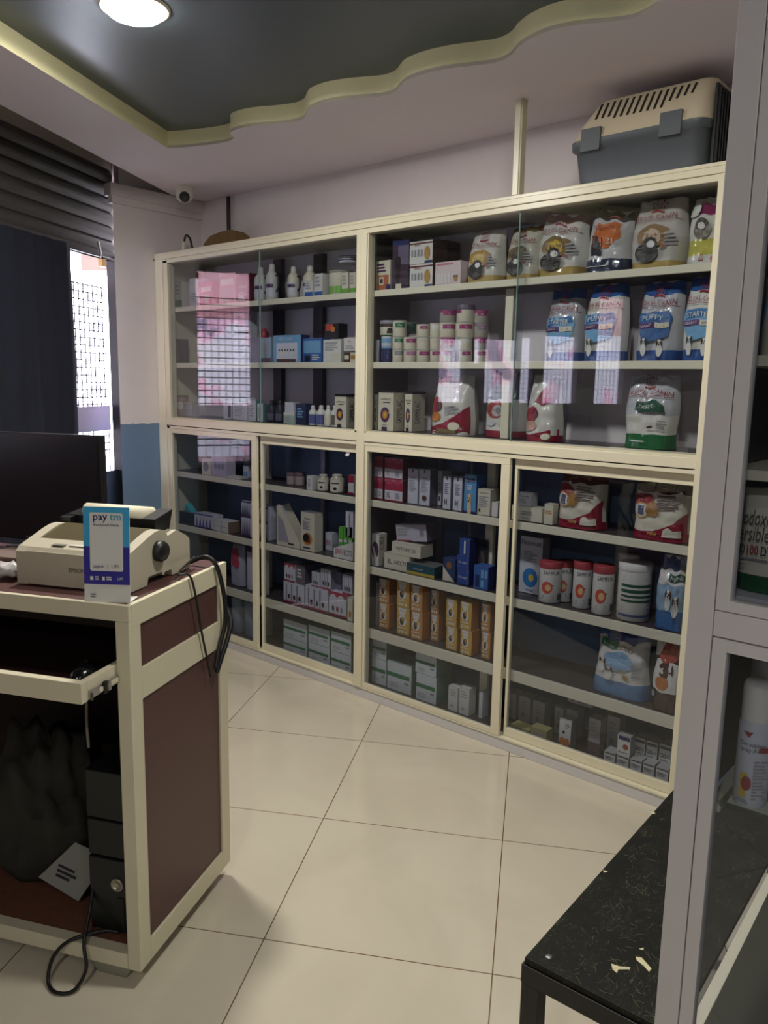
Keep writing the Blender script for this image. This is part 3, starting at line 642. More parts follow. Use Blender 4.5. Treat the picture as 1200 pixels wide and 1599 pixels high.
cp(MB().box(L0, -.035, .456, .468, .046, .935, mat('dark_back_board', rgb(40, 26, 24), .6)), 'back_panel')
cp(MB().box(L0-.03, L0, -.0015, .4715, .046, H, CREAM2), 'side_frame')
cp(MB().hexa([Vector(p) for p in ((-.135, .02, 0), (-.055, .02, 0), (-.055, .13, 0), (-.135, .13, 0), (-.155, .01, .0455), (-.035, .01, .0455), (-.035, .14, .0455), (-.155, .14, .0455))], mat('grey_foot', rgb(150, 150, 135), .6)), 'foot')
cp(MB().hexa([Vector(p) for p in ((-1.4, .02, 0), (-1.3, .02, 0), (-1.3, .13, 0), (-1.4, .13, 0), (-1.42, .01, .0455), (-1.28, .01, .0455), (-1.28, .14, .0455), (-1.42, .14, .0455))], mat('grey_foot', rgb(150, 150, 135), .6)), 'foot')
tr = cp(MB().box(-1.2, -.034, -.128, -.108, .772, .819, CREAM2, bev=.0015).box(-.05, -.034, -.1075, .3, .774, .8185, CREAM2, bev=.001).box(-1.2, -.0505, -.107, .3, .778, .79, mat('black_brown_tray', rgb(34, 20, 20), .25)), 'keyboard_tray')
ST = mat('bright_steel', rgb(190, 188, 185), .3, metal=.8)
cp(MB().box(-.0335, -.0295, -.105, -.004, .776, .796, ST, bev=.001).box(-.0293, -.027, -.075, -.003, .78, .79, CREAM2).box(-.0292, -.0235, -.062, -.052, .772, .800, DARK).box(-.0292, -.0235, -.046, -.038, .774, .798, ST).box(-.0292, -.025, -.106, -.1, .774, .79, SLAT), 'slide_rail', tr)
mo = MB().lathe([(.0, .030), (.012, .029), (.024, .022), (.030, .010), (.031, 0)][::-1], mat('gloss_black', rgb(12, 12, 16), .15), 20, ay=1.7)
tag(mo.build('computer_mouse', loc=CO+Matrix.Rotation(TH, 3, 'Z') @ Vector((-.10, -.02, .7905)), rot=TH), 'small glossy black computer mouse on the pulled-out keyboard tray', 'mouse')

def on_counter(s, t, z): return CO+Matrix.Rotation(TH, 3, 'Z') @ Vector((s, t, z))
# printer
pr = empty('dot_matrix_printer', on_counter(-.207, .08, H), 'light grey dot matrix printer with black knob on the counter', 'printer', rot=TH)
PB = mat('printer_beige', rgb(186, 180, 160), .5, noise=.03); hw = .153
prof = [(0, .002), (0, .083), (.012, .094), (.10, .122), (.125, .128), (.15, .129), (.17, .124), (.182, .108), (.205, .112), (.225, .116), (.275, .092), (.29, .08), (.29, .002), (.20, .002), (.195, .018), (.165, .018), (.16, .012), (.155, .012), (.15, .022), (.09, .022), (.082, .002)]
mb = MB()
for s_ in (-1, 1):
    a, b = sorted((s_*hw, s_*(hw-.028))); mb.prism(prof, a, b, PB, axis='x')
mb.box(-hw+.028, hw-.028, 0, .01, .004, .085, PB).box(-hw+.028, hw-.028, .27, .289, .004, .08, PB).box(-hw+.028, hw-.028, .01, .27, .004, .02, PB)
mb.prism([(0, .082), (.010, .094), (.055, .107), (.055, .09), (.01, .082)], -hw+.028, hw-.028, PB, axis='x')
mb.build('case', pr)
gf = glass_mat('smoke_lid', (.42, .38, .30), gain=1.0)
MB().prism([(.056, .106), (.15, .13), (.15, .127), (.056, .103)], -hw+.029, hw-.029, mat('smoky_brown_lid', rgb(88, 80, 58), .3), axis='x').build('lid', pr)
MB().box(-.02, .06, .022, .04, .1005, .1012, WH, T=Matrix.Rotation(.0, 4, 'X')).box(-.065, -.03, .016, .048, .0998, .1008, mat('printer_keys', rgb(120, 116, 104), .5)).build('label_strip', pr)
m_ = MB(); m_.art(lambda u, v, o=0: Vector(((u-.5)*.3, -o, v*.08)), .3, .08, [('t', .56, .52, .14, 'EPSON', K, .2)]); m_.build('lettering', pr)
MB().lathe([(.026, 0), (.026, .012), (.022, .02), (0, .021)], DARK, 32, T=Matrix.Translation((hw, .135, .078)) @ Matrix.Rotation(PI/2, 4, 'Y')).build('knob', pr)
MB().box(-.15, .12, .185, .20, .115, .145, DARK).box(-.15, .12, .225, .24, .118, .13, DARK).build('feed_guide', pr)
MB().hexa([Vector(p) for p in ((.095, .17, .11), (.125, .17, .11), (.125, .235, .11), (.095, .235, .11), (.09, .165, .15), (.128, .165, .15), (.128, .25, .165), (.09, .25, .165))], DARK).box(.1, .13, .2, .225, .09, .11, DARK).build('feed_guide', pr)
MB().hexa([Vector(p) for p in ((-.153, .17, .11), (-.123, .17, .11), (-.123, .235, .11), (-.153, .235, .11), (-.153, .165, .14), (-.12, .165, .14), (-.12, .25, .15), (-.153, .25, .15))], DARK).build('feed_guide', pr)
MB().lathe([(0, -.105), (.023, -.105), (.023, .088), (0, .088)], mat('cream_paper', rgb(232, 226, 200), .7), 28, T=Matrix.Translation((0, .215, .150)) @ Matrix.Rotation(PI/2, 4, 'Y')).build('paper_roll', pr)
# payment sign
sg = empty('payment_sign', on_counter(-.061, .012, H), 'blue and white tabletop payment sign standing before the printer', 'sign', rot=TH+.2)
SB = mat('sign_light_blue', rgb(70, 172, 224), .3); SD = mat('sign_dark_blue', rgb(58, 52, 150), .3); SW = mat('sign_white', rgb(226, 226, 222), .4)
w_, h_ = .106, .216; tilt = .06
def SS_(u, v, o=0): return Vector(((u-.5)*w_, -o+v*h_*tilt, v*h_))
mb = MB(); mb.hexa([SS_(0, 0, 0), SS_(1, 0, 0), SS_(1, 0, -.0015), SS_(0, 0, -.0015), SS_(0, 1, 0), SS_(1, 1, 0), SS_(1, 1, -.0015), SS_(0, 1, -.0015)], SW)
NB = M_(30, 40, 110); mb.art(SS_, w_, h_, [('r', 0, .585, 1, 1, SB), ('r', 0, .19, 1, .585, SD), ('p', [(.16, .33), (.84, .33), (.86, .35), (.86, .92), (.84, .94), (.16, .94), (.14, .92), (.14, .35)], SW),
    ('t', .37, .862, .082, 'pay', NB, .40), ('t', .378, .8625, .082, 'pay', NB, .40), ('t', .70, .862, .082, 'tm', M_(60, 176, 228), .27), ('t', .708, .8625, .082, 'tm', M_(60, 176, 228), .27), ('t', .5, .80, .032, 'Accepted Here', K, .66),
    ('t', .33, .365, .036, 'paytm', NB, .28), ('t', .53, .365, .036, '|', K, .03), ('t', .69, .365, .04, 'UPI', Gy, .25), ('t', .80, .24, .032, 'UPI', SW, .2), ('l', .25, .28, .37, .235, 2, SW), ('l', .50, .28, .64, .235, 2, SW), ('r', .15, .235, .22, .275, SW), ('r', .41, .235, .47, .275, SW), ('l', .15, .1, .3, .05, 2, Gy)])
mb.build('card', sg)
mb = MB(); mb.add([SS_(.02, .0, -.002), SS_(.98, .0, -.002), Vector((.0505, .052, .0012)), Vector((-.0505, .052, .0012))], [(0, 1, 2, 3)], SW); mb.add([SS_(.3, .5, -.002), SS_(.7, .5, -.002), Vector((.025, .052, .0012)), Vector((-.025, .052, .0012))], [(0, 1, 2, 3)], SW); mb.build('stand_flap', sg)
# monitor
mn = empty('computer_monitor', on_counter(-.60, .435, H), 'black flat computer monitor at the back of the counter', 'monitor', rot=TH)
MB().box(-.255, .255, -.022, .0, .03, .342, DARK, bev=.004).box(-.2, .2, 0, .02, .08, .3, DARK, bev=.006).build('housing', mn)
mb = MB().box(-.243, .243, -.0235, -.0222, .052, .332, mat('screen_black', rgb(14, 15, 18), .35)); mb.build('screen', mn)
m_ = MB(); m_.art(lambda u, v, o=0: Vector(((u-.5)*.5, -.0225-o, .03+v*.02)), .5, .02, [('t', .5, .3, .45, 'acer', Gy, .1)]); m_.build('lettering', mn)
MB().box(-.02, .02, .001, .02, .008, .1, DARK).build('neck', mn); MB().lathe([(.1, 0), (.1, .004), (.02, .009), (0, .009)], DARK, 28, ay=.3).build('base', mn)
mb = MB(); rr = random.Random(5); vs = []
bm = bmesh.new(); bmesh.ops.create_icosphere(bm, subdivisions=3, radius=1)
for v in bm.verts:
    n_ = 1+.22*math.sin(v.co.x*9+v.co.y*5)+.15*math.sin(v.co.z*13+v.co.x*7); v.co = Vector((v.co.x*.045*n_, v.co.y*.03*n_, v.co.z*.018*n_+.022))
bm.verts.index_update(); mb.add([v.co.copy() for v in bm.verts], [[v.index for v in f.verts] for f in bm.faces], mat('white_film', rgb(214, 212, 210), .3), True); bm.free()
tag(mb.build('plastic_wrapper', loc=on_counter(-.415, .12, H), rot=TH), 'crumpled white plastic wrapper on the counter beside the printer', 'wrapper')
tag(MB().box(-.22, 0, 0, .12, 0, .02, mat('grey_brown_board', rgb(120, 104, 96), .6), bev=.003).build('account_book', loc=on_counter(-.40, .24, H), rot=TH), 'thin grey brown book lying on the counter beneath the monitor', 'book')
# cables
CB = mat('black_cable', rgb(18, 18, 20), .45)
Rz = Matrix.Translation(CO) @ Matrix.Rotation(TH, 4, 'Z')
def cable(pts, rad, label): return tag(MB().tube(pts, rad, CB, T=Rz).build('cable'), label, 'cable')
cable([(-.07, .40, .965), (-.02, .395, .985), (.008, .40, .962), (.016, .425, .88), (.017, .43, .80), (.013, .40, .73), (.014, .375, .68)], .006, 'thick black cable hanging from the printer over the counter side')
cable([(-.045, .378, .985), (-.02, .25, .972), (.006, .262, .965), (.010, .285, .90), (.009, .312, .80), (.010, .34, .71), (.011, .352, .665)], .003, 'thin black cable dangling beside the thick one on the counter side')
cable([(-.06, .478, .88), (-.02, .482, .84), (.013, .47, .79), (.018, .44, .745), (.016, .405, .70), (.012, .385, .665)], .007, 'black cable end wrapped around the rear corner of the counter')
cable([(-.168, .06, .20), (-.163, .035, .15), (-.148, -.012, .10), (-.128, -.035, .05), (-.145, -.062, .010), (-.185, -.075, .006), (-.222, -.055, .012), (-.225, -.03, .055), (-.19, -.012, .095), (-.13, .03, .105), (-.09, .045, .10)], .0045, 'black cable making a loop out of the counter onto the floor')
# computer tower, papers and a bag inside the counter
tw = empty('computer_tower', on_counter(-.108, .055, .0862), 'black computer tower inside the counter', 'computer', rot=TH)
TB = mat('tower_black', rgb(20, 24, 24), .35, noise=.1)
MB().box(-.068, .068, .012, .36, .004, .43, TB, bev=.003).build('case', tw)
mb = MB().box(-.067, .067, 0, .0115, .003, .2, TB, bev=.003).box(-.067, .067, .001, .0115, .205, .3, TB, bev=.003).box(-.067, .067, 0, .0115, .305, .43, TB, bev=.003).box(.015, .03, -.002, .003, .01, .1, DARK); mb.build('front_panel', tw)
T3 = Matrix.Translation((.013, -.0005, .135)) @ Matrix.Scale(1.3, 4) @ Matrix.Rotation(PI/2, 4, 'X')
MB().lathe([(.013, 0), (.013, .003), (.009, .003), (.009, .001), (0, .001)], mat('ring_silver', rgb(180, 176, 160), .35, metal=.6), 28, T=T3).build('power_button', tw)
mb = MB().hexa([Vector(p) for p in ((-.10, 0, 0), (.02, 0, -.045), (.02, .001, -.045), (-.10, .001, 0), (-.02, .05, .085), (.08, .05, .06), (.08, .051, .06), (-.02, .051, .085))], mat('grey_paper', rgb(140, 140, 134), .7))
mb.art(lambda u, v, o=0: Vector((-.06+u*.08, .004+v*.03-.0015, .004+v*.05-u*.02)), .08, .06, [lines(.1, .9, .9, .1, 4, K)])
tag(mb.build('paper_slip', loc=on_counter(-.275, .11, .15), rot=TH), 'crumpled printed paper slip leaning against the computer tower', 'paper')
def lump(name, loc, sx, sy, sz, m, label, cat, seed):
    bm = bmesh.new(); bmesh.ops.create_icosphere(bm, subdivisions=4, radius=1); rr = random.Random(seed); a, b, c = [rr.random()*6 for _ in range(3)]
    for v in bm.verts:
        q = v.co; n_ = 1+.12*math.sin(q.x*5+a)*math.cos(q.z*6+b)+.06*math.sin(q.y*11+q.x*13+c)+.04*math.sin(q.z*21+q.x*9+a)
        z = max(q.z, -.8); v.co = Vector((q.x*sx*n_*(1-.25*max(0, z)), q.y*sy*n_, (z+.8)/1.8*sz*(n_ if z > -.79 else 1)))
    bm.verts.index_update(); o = MB(); o.add([v.co.copy() for v in bm.verts], [[v.index for v in f.verts] for f in bm.faces], m, True); bm.free()
    return tag(o.build(name, loc=loc, rot=TH), label, cat)
lump('cloth_bag', on_counter(-.46, .25, .0862), .2, .15, .42, mat('dark_olive_cloth', rgb(46, 44, 38), .9, noise=.3, nscale=20, bump=.3), 'dark slumped cloth bag inside the counter beside the computer tower', 'bag', 3)
tag(MB().tube([(0, 0, 0), (.004, 0, -.1), (-.003, 0, -.2), (.002, 0, -.27)], .004, mat('pale_cord', rgb(150, 146, 132), .8)).build('bag_strap', loc=on_counter(-.27, .20, .76)), 'pale cord hanging down inside the counter under the tray', 'cord')

# ------------------------------------------------------------------ pet carrier on the cabinet top
pc = empty('pet_carrier', (-1.185, .02, 2.1405), 'grey and beige plastic pet carrier on top of the display cabinet', 'pet carrier')
pc.location.x = -1.205; pc.scale = (.93, 1, 1)
CG = mat('carrier_grey', rgb(88, 94, 100), .5); CBg = mat('carrier_beige', rgb(206, 194, 168), .5, noise=.06, nscale=5)
def rrect(x0, x1, y0, y1, r, n=5):
    P = []
    for (cx, cy, a0) in ((x1-r, y1-r, 0), (x0+r, y1-r, PI/2), (x0+r, y0+r, PI), (x1-r, y0+r, 1.5*PI)):
        for k in range(n+1): a = a0+PI/2*k/n; P.append((cx+r*math.cos(a), cy+r*math.sin(a)))
    return P
def loft(mb, rings, m, smooth=True, cap=(True, True)):
    n = len(rings[0][0]); vs = [Vector((p[0], p[1], z)) for (P, z) in rings for p in P]; fs = []
    for k in range(len(rings)-1):
        for i in range(n): fs.append((k*n+i, k*n+(i+1) % n, (k+1)*n+(i+1) % n, (k+1)*n+i))
    mb.add(vs, fs, m, smooth)
    if cap[0]: mb.add(vs[:n], [tuple(range(n))[::-1]], m)
    if cap[1]: mb.add(vs[-n:], [tuple(range(n))], m)
    return mb
loft(MB(), [(rrect(-.225, .235, .01, .27, .05), 0), (rrect(-.235, .24, .004, .275, .05), .02), (rrect(-.25, .245, -.004, .283, .05), .118), (rrect(-.262, .25, -.014, .290, .05), .12), (rrect(-.264, .25, -.014, .290, .05), .145)], CG).build('lower_shell', pc)
up = loft(MB(), [(rrect(-.26, .249, -.012, .288, .05), .1455), (rrect(-.235, .247, .004, .272, .05), .20), (rrect(-.19, .245, .045, .235, .045), .272), (rrect(-.175, .235, .062, .22, .04), .282)], CBg).build('upper_shell', pc)
mb = MB()
for k in range(15):
    x = -.165+.0245*k; L = (.075 if 2 < k < 11 else .055); z1 = .266; z0 = max(.202, z1-L)
    if k > 10: z0 = z1-.05+.004*(k-10)
    def py(z): return .004+(z-.20)*(.041/.072) if z > .2 else -.012+(z-.1455)*(.016/.0545)
    mb.hexa([Vector(p) for p in ((x-.004, py(z0)-.0025, z0), (x+.004, py(z0)-.0025, z0), (x+.004, py(z0)+.002, z0), (x-.004, py(z0)+.002, z0), (x+.002, py(z1)-.0025, z1), (x+.010, py(z1)-.0025, z1), (x+.010, py(z1)+.002, z1), (x+.002, py(z1)+.002, z1))], DARKG)
mb.build('vent_slots', pc)
for x in (-.205, .09): MB().hexa([Vector(p) for p in ((x, -.021, .105), (x+.075, -.021, .105), (x+.075, -.012, .105), (x, -.012, .105), (x, -.018, .178), (x+.075, -.018, .178), (x+.075, -.0, .178), (x, -.0, .178))], CG).build('latch', pc)
mb = MB().box(.2505, .262, .03, .245, .01, .25, DARK, bev=.004)
for k in range(9): mb.box(.262, .268, .04+.023*k, .046+.023*k, .02, .24, DARK)
mb.build('door_grille', pc)
MB().tube([(-.03, .14, .283), (-.02, .14, .296), (.03, .14, .300), (.08, .14, .296), (.09, .14, .283)], .007, CBg).build('handle', pc)

# ------------------------------------------------------------------ goods inside the near cabinet
def S_spray(r): return lambda u, v, o=0: Vector(((r+o)*math.cos(-PI/2+.15+(u-.5)*PI), (r+o)*math.sin(-PI/2+.15+(u-.5)*PI), v*.12))
def spray(x, y, z, label, R=.0225, h=.125, hc=.055, g='aerosol cans behind the near lower door'):
    mb = MB().lathe([(R*.96, 0), (R, .003), (R, h-.006), (R*.9, h)], Wb, 28)
    mb.art(S_spray(R), R*PI, .12, [('p', [(.3, .93), (.5, .93), (.42, .86)], Red), ('t', .5, .76, .05, 'Zinc sulphate', K, .5), ('t', .52, .69, .05, 'spray AWD', K, .5), ('r', .62, .70, .9, .76, Red), ('r', .32, .12, .46, .42, Ye), ('e', .45, .3, .09, .09, Red), lines(.56, .6, .86, .1, 12), lines(.25, .1, .6, .04, 2)])
    o = mb.build('aerosol_can', loc=(x, y, z)); tag(o, label, 'aerosol', g)
    MB().lathe([(R*.93, h+.0005), (R*.93, h+hc-.006), (R*.8, h+hc), (0, h+hc)], WH, 28).build('cap', o); return o
spray(-.293, -1.437, .8740, 'white aerosol can, nearest one behind the lower glass door of the near cabinet')
spray(-.300, -1.375, .8740, 'taller white aerosol can in clear film behind the front can', R=.025, h=.15, hc=.06)
spray(-.243, -1.40, .8740, 'white aerosol can at the picture edge beside the front can')
bw = .2
TX = M_(84, 78, 74)
bag(1138, 1290, 765, 945, 'large cream and green feed supplement bag in the near cabinet, with big lettering', z=1.177, y=-1.43, base=Cr, d=.07, tap=1.0, wav=.3,
    bands=[(0, .18, Fb(20, 92, 48))], name='supplement_bag', art=[('t', .28, .66, .15, 'odoxin', TX, .36), ('t', .26, .51, .15, 'ersible', TX, .36), ('t', .115, .38, .095, 'OD', K, .11), ('t', .12, .381, .095, 'OD', K, .11), ('t', .27, .38, .095, '100', Red, .13), ('t', .275, .381, .095, '100', Red, .13), ('t', .43, .38, .095, 'DT', K, .12), ('t', .435, .381, .095, 'DT', K, .12), lines(.12, .35, .5, .31, 1, Gy), ('t', .12, .22, .06, 'TVET', M_(110, 90, 40), .16)])
bag(1180, 1290, 425, 550, 'white and blue pouch on the high shelf of the near cabinet', z=1.5025, y=-1.41, base=Cr, d=.06, tap=1.0, wav=.4, art=[('p', [(.0, .3), (.14, .85), (.18, .85), (.08, .3)], Lb), ('e', .12, .93, .07, .05, M_(216, 120, 90)), ('t', .3, .3, .1, 'F', K, .1)], name='supplement_pouch')

#GOODS
# ------------------------------------------------------------------ goods on the shelves (edges surveyed on the photograph, stood on their shelf at their own depth)
U1, U2, U3, L1, L2, L3, L4 = 1.852, 1.546, 1.247, .932, .622, .325, .0505
NTH = ['first', 'second', 'third', 'fourth', 'fifth', 'sixth', 'seventh', 'eighth', 'ninth', 'tenth']
# --- top shelf, bay next to the pillar
B(273, 284, 440, 478, 'white box with green foot at the pillar end of the top shelf', U1, y=.09, art=[('r', 0, 0, 1, .3, Gn), lines(.1, .9, .9, .5, 3)])
for k, (x0, x1, yt, m, lab) in enumerate([(296, 310, 434, Wb, 'slim white carton'), (312, 332, 440, Pk, 'whitish carton with painted pink reflection'), (342, 368, 425, M_(206, 150, 150), 'wide whitish carton with painted pink reflection')]):  # pink reflection in the glass is put into two of the carton colours
    B(x0, x1, yt, 474-k, lab+' near the pillar end of the top shelf', U1, y=.11, m=m, art=[('r', .1, .6, .9, .8, Wt), lines(.12, .5, .88, .15, 4)], group='cartons at the pillar end of the top shelf')
B(369, 389, 427, 468, 'dark red carton on the top shelf, just before the spray bottles', U1, y=.11, m=M_(120, 28, 44), art=[('t', .5, .5, .1, 'FORTE', Wt, .8), lines(.15, .4, .85, .1, 4, Wt)])
for k, (x0, x1, yt, c) in enumerate([(393, 406, 416, Wt), (411, 424, 411, Wt), (445, 458, 415, Cr), (469, 484, 414, Cr)]):
    bottle(x0, x1, yt, 464, 'cream bottle with black handle on the top shelf, %s from the pillar' % NTH[k], U1, y=.09, m=c, cap=Wt, handle=True, group='cream bottles with black handles', art=[('r', .15, .1, .8, .5, Wb), ('r', .2, .35, .7, .45, Pu)])
B(476, 489, 438, 459, 'small white box with blue foot beside the handled bottles, top shelf', U1, y=.072, d=.05, art=[('r', 0, 0, 1, .3, Bl), lines(.1, .9, .9, .45, 3)])
B(491, 504, 427, 458, 'plain white carton between blue-footed box and jar, top shelf', U1, y=.072, d=.05, art=[('r', 0, 0, 1, .2, Bl), lines(.1, .9, .9, .4, 3)])
canister(507, 532, 421, 456, 'wide pale jar with a green band, under the stacked striped tin', U1, y=.072, m=Cr, lid=M_(150, 146, 130), art=[('r', .05, .05, .95, .35, Lg), lines(.1, .8, .8, .45, 3)], name='jar', cat='jar')
canister(522, 547, 399, 421, 'striped purple and white tin stacked on the top shelf near the centre post', z=U1+.155, y=.152, m=Wb, lid=Pu, art=[('r', .05, .6, .95, .75, Pu), ('r', .05, .3, .95, .45, Pu)])
B(522, 546, 424, 450, 'large pale carton carrying the striped tin near the centre post', U1, y=.15, m=Gy, d=.09)
for k, (x0, x1) in enumerate([(534, 544), (546, 556)]):
    B(x0, x1, 425, 454, 'small cream box with lime foot, %s from the centre post, top shelf' % ['second', 'first'][k], U1, y=.075, m=Cr, d=.05, art=[('r', 0, 0, 1, .25, Lg), lines(.1, .9, .9, .4, 3)], group='cream boxes with lime foot')
# --- second shelf, pillar bay
B(272, 281, 529, 567, 'narrow dark box at the pillar end of the second shelf', U2, y=.09, m=M_(60, 52, 60), art=[('t', .55, .1, .5, 'ROYAL', Wt, .8, True)])
B(365, 388, 486, 516, 'pale carton lying on the stack near the pillar, second shelf', z=U2+.15, y=.14, m=Wb, art=[lines(.1, .8, .9, .3, 4)])
B(362, 388, 516, 566, 'tall pale carton under the lying carton, second shelf', U2, y=.14, m=Wb, art=[lines(.1, .8, .9, .3, 6)])
B(389, 406, 527, 566, 'grey lilac box on the second shelf beside the tall pale carton', U2, y=.1, m=M_(150, 140, 165), art=[lines(.1, .8, .9, .3, 5)])
bottle(403, 412, 512, 527, 'tiny red capped bottle standing on the pale blue box, second shelf', z=U2+.118, y=.12, m=Red, cap=Red)
B(407, 424, 527, 566, 'pale blue box with dark foot carrying the red bottle, second shelf', U2, y=.1, m=M_(150, 176, 196), art=[('r', 0, 0, 1, .2, M_(90, 60, 80)), lines(.1, .8, .9, .3, 5)])
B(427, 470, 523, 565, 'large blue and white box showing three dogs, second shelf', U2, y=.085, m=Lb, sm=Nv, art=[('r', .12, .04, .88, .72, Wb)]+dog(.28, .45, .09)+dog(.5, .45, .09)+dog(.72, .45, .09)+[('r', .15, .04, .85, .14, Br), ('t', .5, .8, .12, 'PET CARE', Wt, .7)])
B(473, 503, 528, 565, 'blue box printed with pale script beside the three-dog box', U2, y=.1, m=Bl, art=[('r', .05, .4, .95, .9, Lb), ('r', .1, .05, .4, .3, K), lines(.5, .35, .95, .08, 3, Wt)])
B(505, 533, 530, 565, 'wide white carton on the second shelf in front of the dark upright', U2, y=.08, d=.09, art=[('r', .45, .08, .92, .42, Cr), lines(.1, .9, .9, .5, 4)])
B(507, 529, 505, 530, 'black carton with orange mark standing on the wide white carton', z=U2+.112, y=.09, m=K, art=[('r', .1, .5, .6, .95, M_(210, 70, 40)), ('e', .6, .6, .15, .2, Or)])
B(537, 556, 527, 550, 'white box with red print stacked by the centre post, second shelf', z=U2+.052, y=.075, art=[('t', .5, .6, .2, 'Pet', Red, .5), lines(.15, .45, .85, .1, 3)])
B(537, 546, 550, 566, 'small dark box under the red-print box, farther from the post', U2, y=.078, m=Br, d=.05, art=[('r', .1, .3, .9, .7, Cr)]); B(547, 556, 550, 566, 'small beige box under the red-print box, beside the centre post', U2, y=.078, m=Cr, d=.05, art=[('r', .1, .3, .9, .7, Tn)])
# --- third shelf, pillar bay
canister(273, 283, 617, 649, 'pinkish tub at the pillar end of the third shelf', U3, y=.09, m=M_(196, 150, 150), lid=M_(150, 110, 110), art=[('e', .5, .5, .25, .2, Wt)], name='tub', cat='tub')
B(286, 300, 628, 650, 'small white box beside the pinkish tub, third shelf', U3, y=.09, m=M_(196, 186, 196), d=.05, art=[lines(.1, .9, .9, .2, 4)])
B(349, 362, 625, 652, 'small grey and white box leaning among bright reflections, third shelf', U3, y=.1, m=M_(196, 200, 205), art=[('r', .55, .1, .9, .8, K)])
B(364, 386, 620, 655, 'pale lilac box with faint print, third shelf', U3, y=.085, m=Wb, art=[('r', 0, .8, 1, 1, M_(110, 150, 140)), lines(.1, .7, .9, .15, 5)])
B(388, 400, 625, 656, 'white box with teal side beside the dark bottles, third shelf', U3, y=.085, m=Wb, sm=M_(90, 150, 150), d=.05, art=[lines(.1, .8, .9, .2, 5)])
B(402, 411, 630, 657, 'slim white box with teal side touching the dark bottles', U3, y=.085, m=Wb, sm=M_(90, 150, 150), d=.05, art=[lines(.1, .8, .9, .2, 5)])
for k, (x0, x1) in enumerate([(414, 424), (427, 437)]):
    bottle(x0, x1, 625, 658, 'dark navy bottle on the third shelf, %s from the pillar' % NTH[k], U3, y=.085, m=M_(34, 38, 58), cap=K, group='dark navy bottles', art=[('r', .2, .1, .75, .4, M_(90, 90, 110))])
B(443, 460, 644, 661, 'low pale green box on the third shelf before the navy carton', U3, y=.075, m=M_(170, 200, 186), tm=Wt, d=.05, art=[('r', 0, .75, 1, 1, Wt), lines(.1, .6, .9, .15, 3)])
B(445, 459, 628, 644, 'small pale box on top of the low green box, third shelf', z=U3+.052, y=.085, m=Wb, d=.04)
B(462, 478, 630, 662, 'navy blue carton between the green box and the white bottles', U3, y=.085, m=M_(36, 46, 92), art=[lines(.15, .8, .85, .3, 4, Lb)])
for k, (x0, x1) in enumerate([(480, 489), (491, 502), (504, 513), (515, 523)]):
    bottle(x0, x1, 633, 664+k, 'small white bottle, %s in the row of four on the third shelf' % NTH[k], U3, y=.078, m=Wt, cap=Wt, group='row of four small white bottles', art=[('r', .1, .08, .9, .55, [M_(80, 90, 160), M_(80, 90, 160), Cr, M_(110, 100, 90)][k]), lines(.2, .5, .8, .15, 3, Wt)])
def tin(x0, x1, yt, yb, label, y, d=.09):
    rec = B(x0, x1, yt+3, yb, label, U3, y=y, name='lidded_carton', cat='carton', m=Cr, sm=Cr, d=d, group='cream cartons with ring logo',
        art=[('t', .5, .80, .055, 'SAMMILAC', K, .8), lines(.3, .77, .85, .72, 1, Pu), ('e', .45, .42, .3, .2, Pu), ('e', .45, .42, .17, .115, Or), ('e', .45, .42, .1, .07, Ye), ('p', [(.6, .46), (.78, .52), (.78, .46)], Cr), ('r', .3, .14, .6, .16, Gy), ('r', .25, .0, .6, .1, M_(50, 44, 80))],
        sart=[('t', .62, .2, .42, 'SAMMILAC', K, .6, True)])
    o = rec['o']; w, h, d = rec['w'], rec['h'], rec['d']
    MB().box(-w/2-.002, w/2+.002, -.002, d+.002, h+.0004, h+.010, K, bev=.002).build('lid', o)
    return rec
tin(523, 541, 616, 669, 'cream ring-logo carton on the third shelf, pillar side of the centre post', .072)
# --- upper bay beside the viewer, top shelf
B(583, 610, 407, 448, 'white box with orange and purple panel beside the centre post, top shelf', U1, y=.075, m=Cr, art=[('r', .15, .02, .9, .52, M_(190, 96, 50)), ('r', .72, .0, 1, .2, Nv), ('r', .25, .2, .55, .45, Cr), ('r', .3, .25, .5, .4, K), lines(.1, .92, .9, .6, 3, Pu)])
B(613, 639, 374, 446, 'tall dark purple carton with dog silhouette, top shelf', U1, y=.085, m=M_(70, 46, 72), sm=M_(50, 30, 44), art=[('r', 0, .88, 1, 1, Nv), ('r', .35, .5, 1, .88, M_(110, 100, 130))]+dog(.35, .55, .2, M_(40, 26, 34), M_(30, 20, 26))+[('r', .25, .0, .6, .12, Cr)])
sb = [('r', 0, .86, 1, .93, M_(120, 50, 50)), ('r', .08, .32, .16, .62, Gy), ('r', .22, .32, .30, .62, Gy), ('r', .36, .32, .44, .62, Gy), ('r', .5, .32, .58, .62, Gy), ('t', .35, .78, .1, 'Bravo', Red, .5), ('e', .78, .45, .13, .3, Tn), ('r', .68, .02, 1, .12, Nv)]
r1 = B(640, 676, 412, 444, 'white vial carton with dog, lower one of the stack on the top shelf', U1, y=.075, m=Wt, sm=M_(80, 50, 50), art=sb, group='white vial cartons', d=.1)
B(640, 676, 376, 411, 'white vial carton with dog, upper one of the stack on the top shelf', on=r1, m=Wt, sm=M_(80, 50, 50), art=sb, group='white vial cartons', d=.1)
for k in range(3): B(678+k*8, 685+k*8, 374+k, 443, 'tall maroon carton behind the vial cartons, %s from the stack' % NTH[k], U1, y=.19, m=M_(72, 44, 56), d=.08, group='tall maroon cartons')
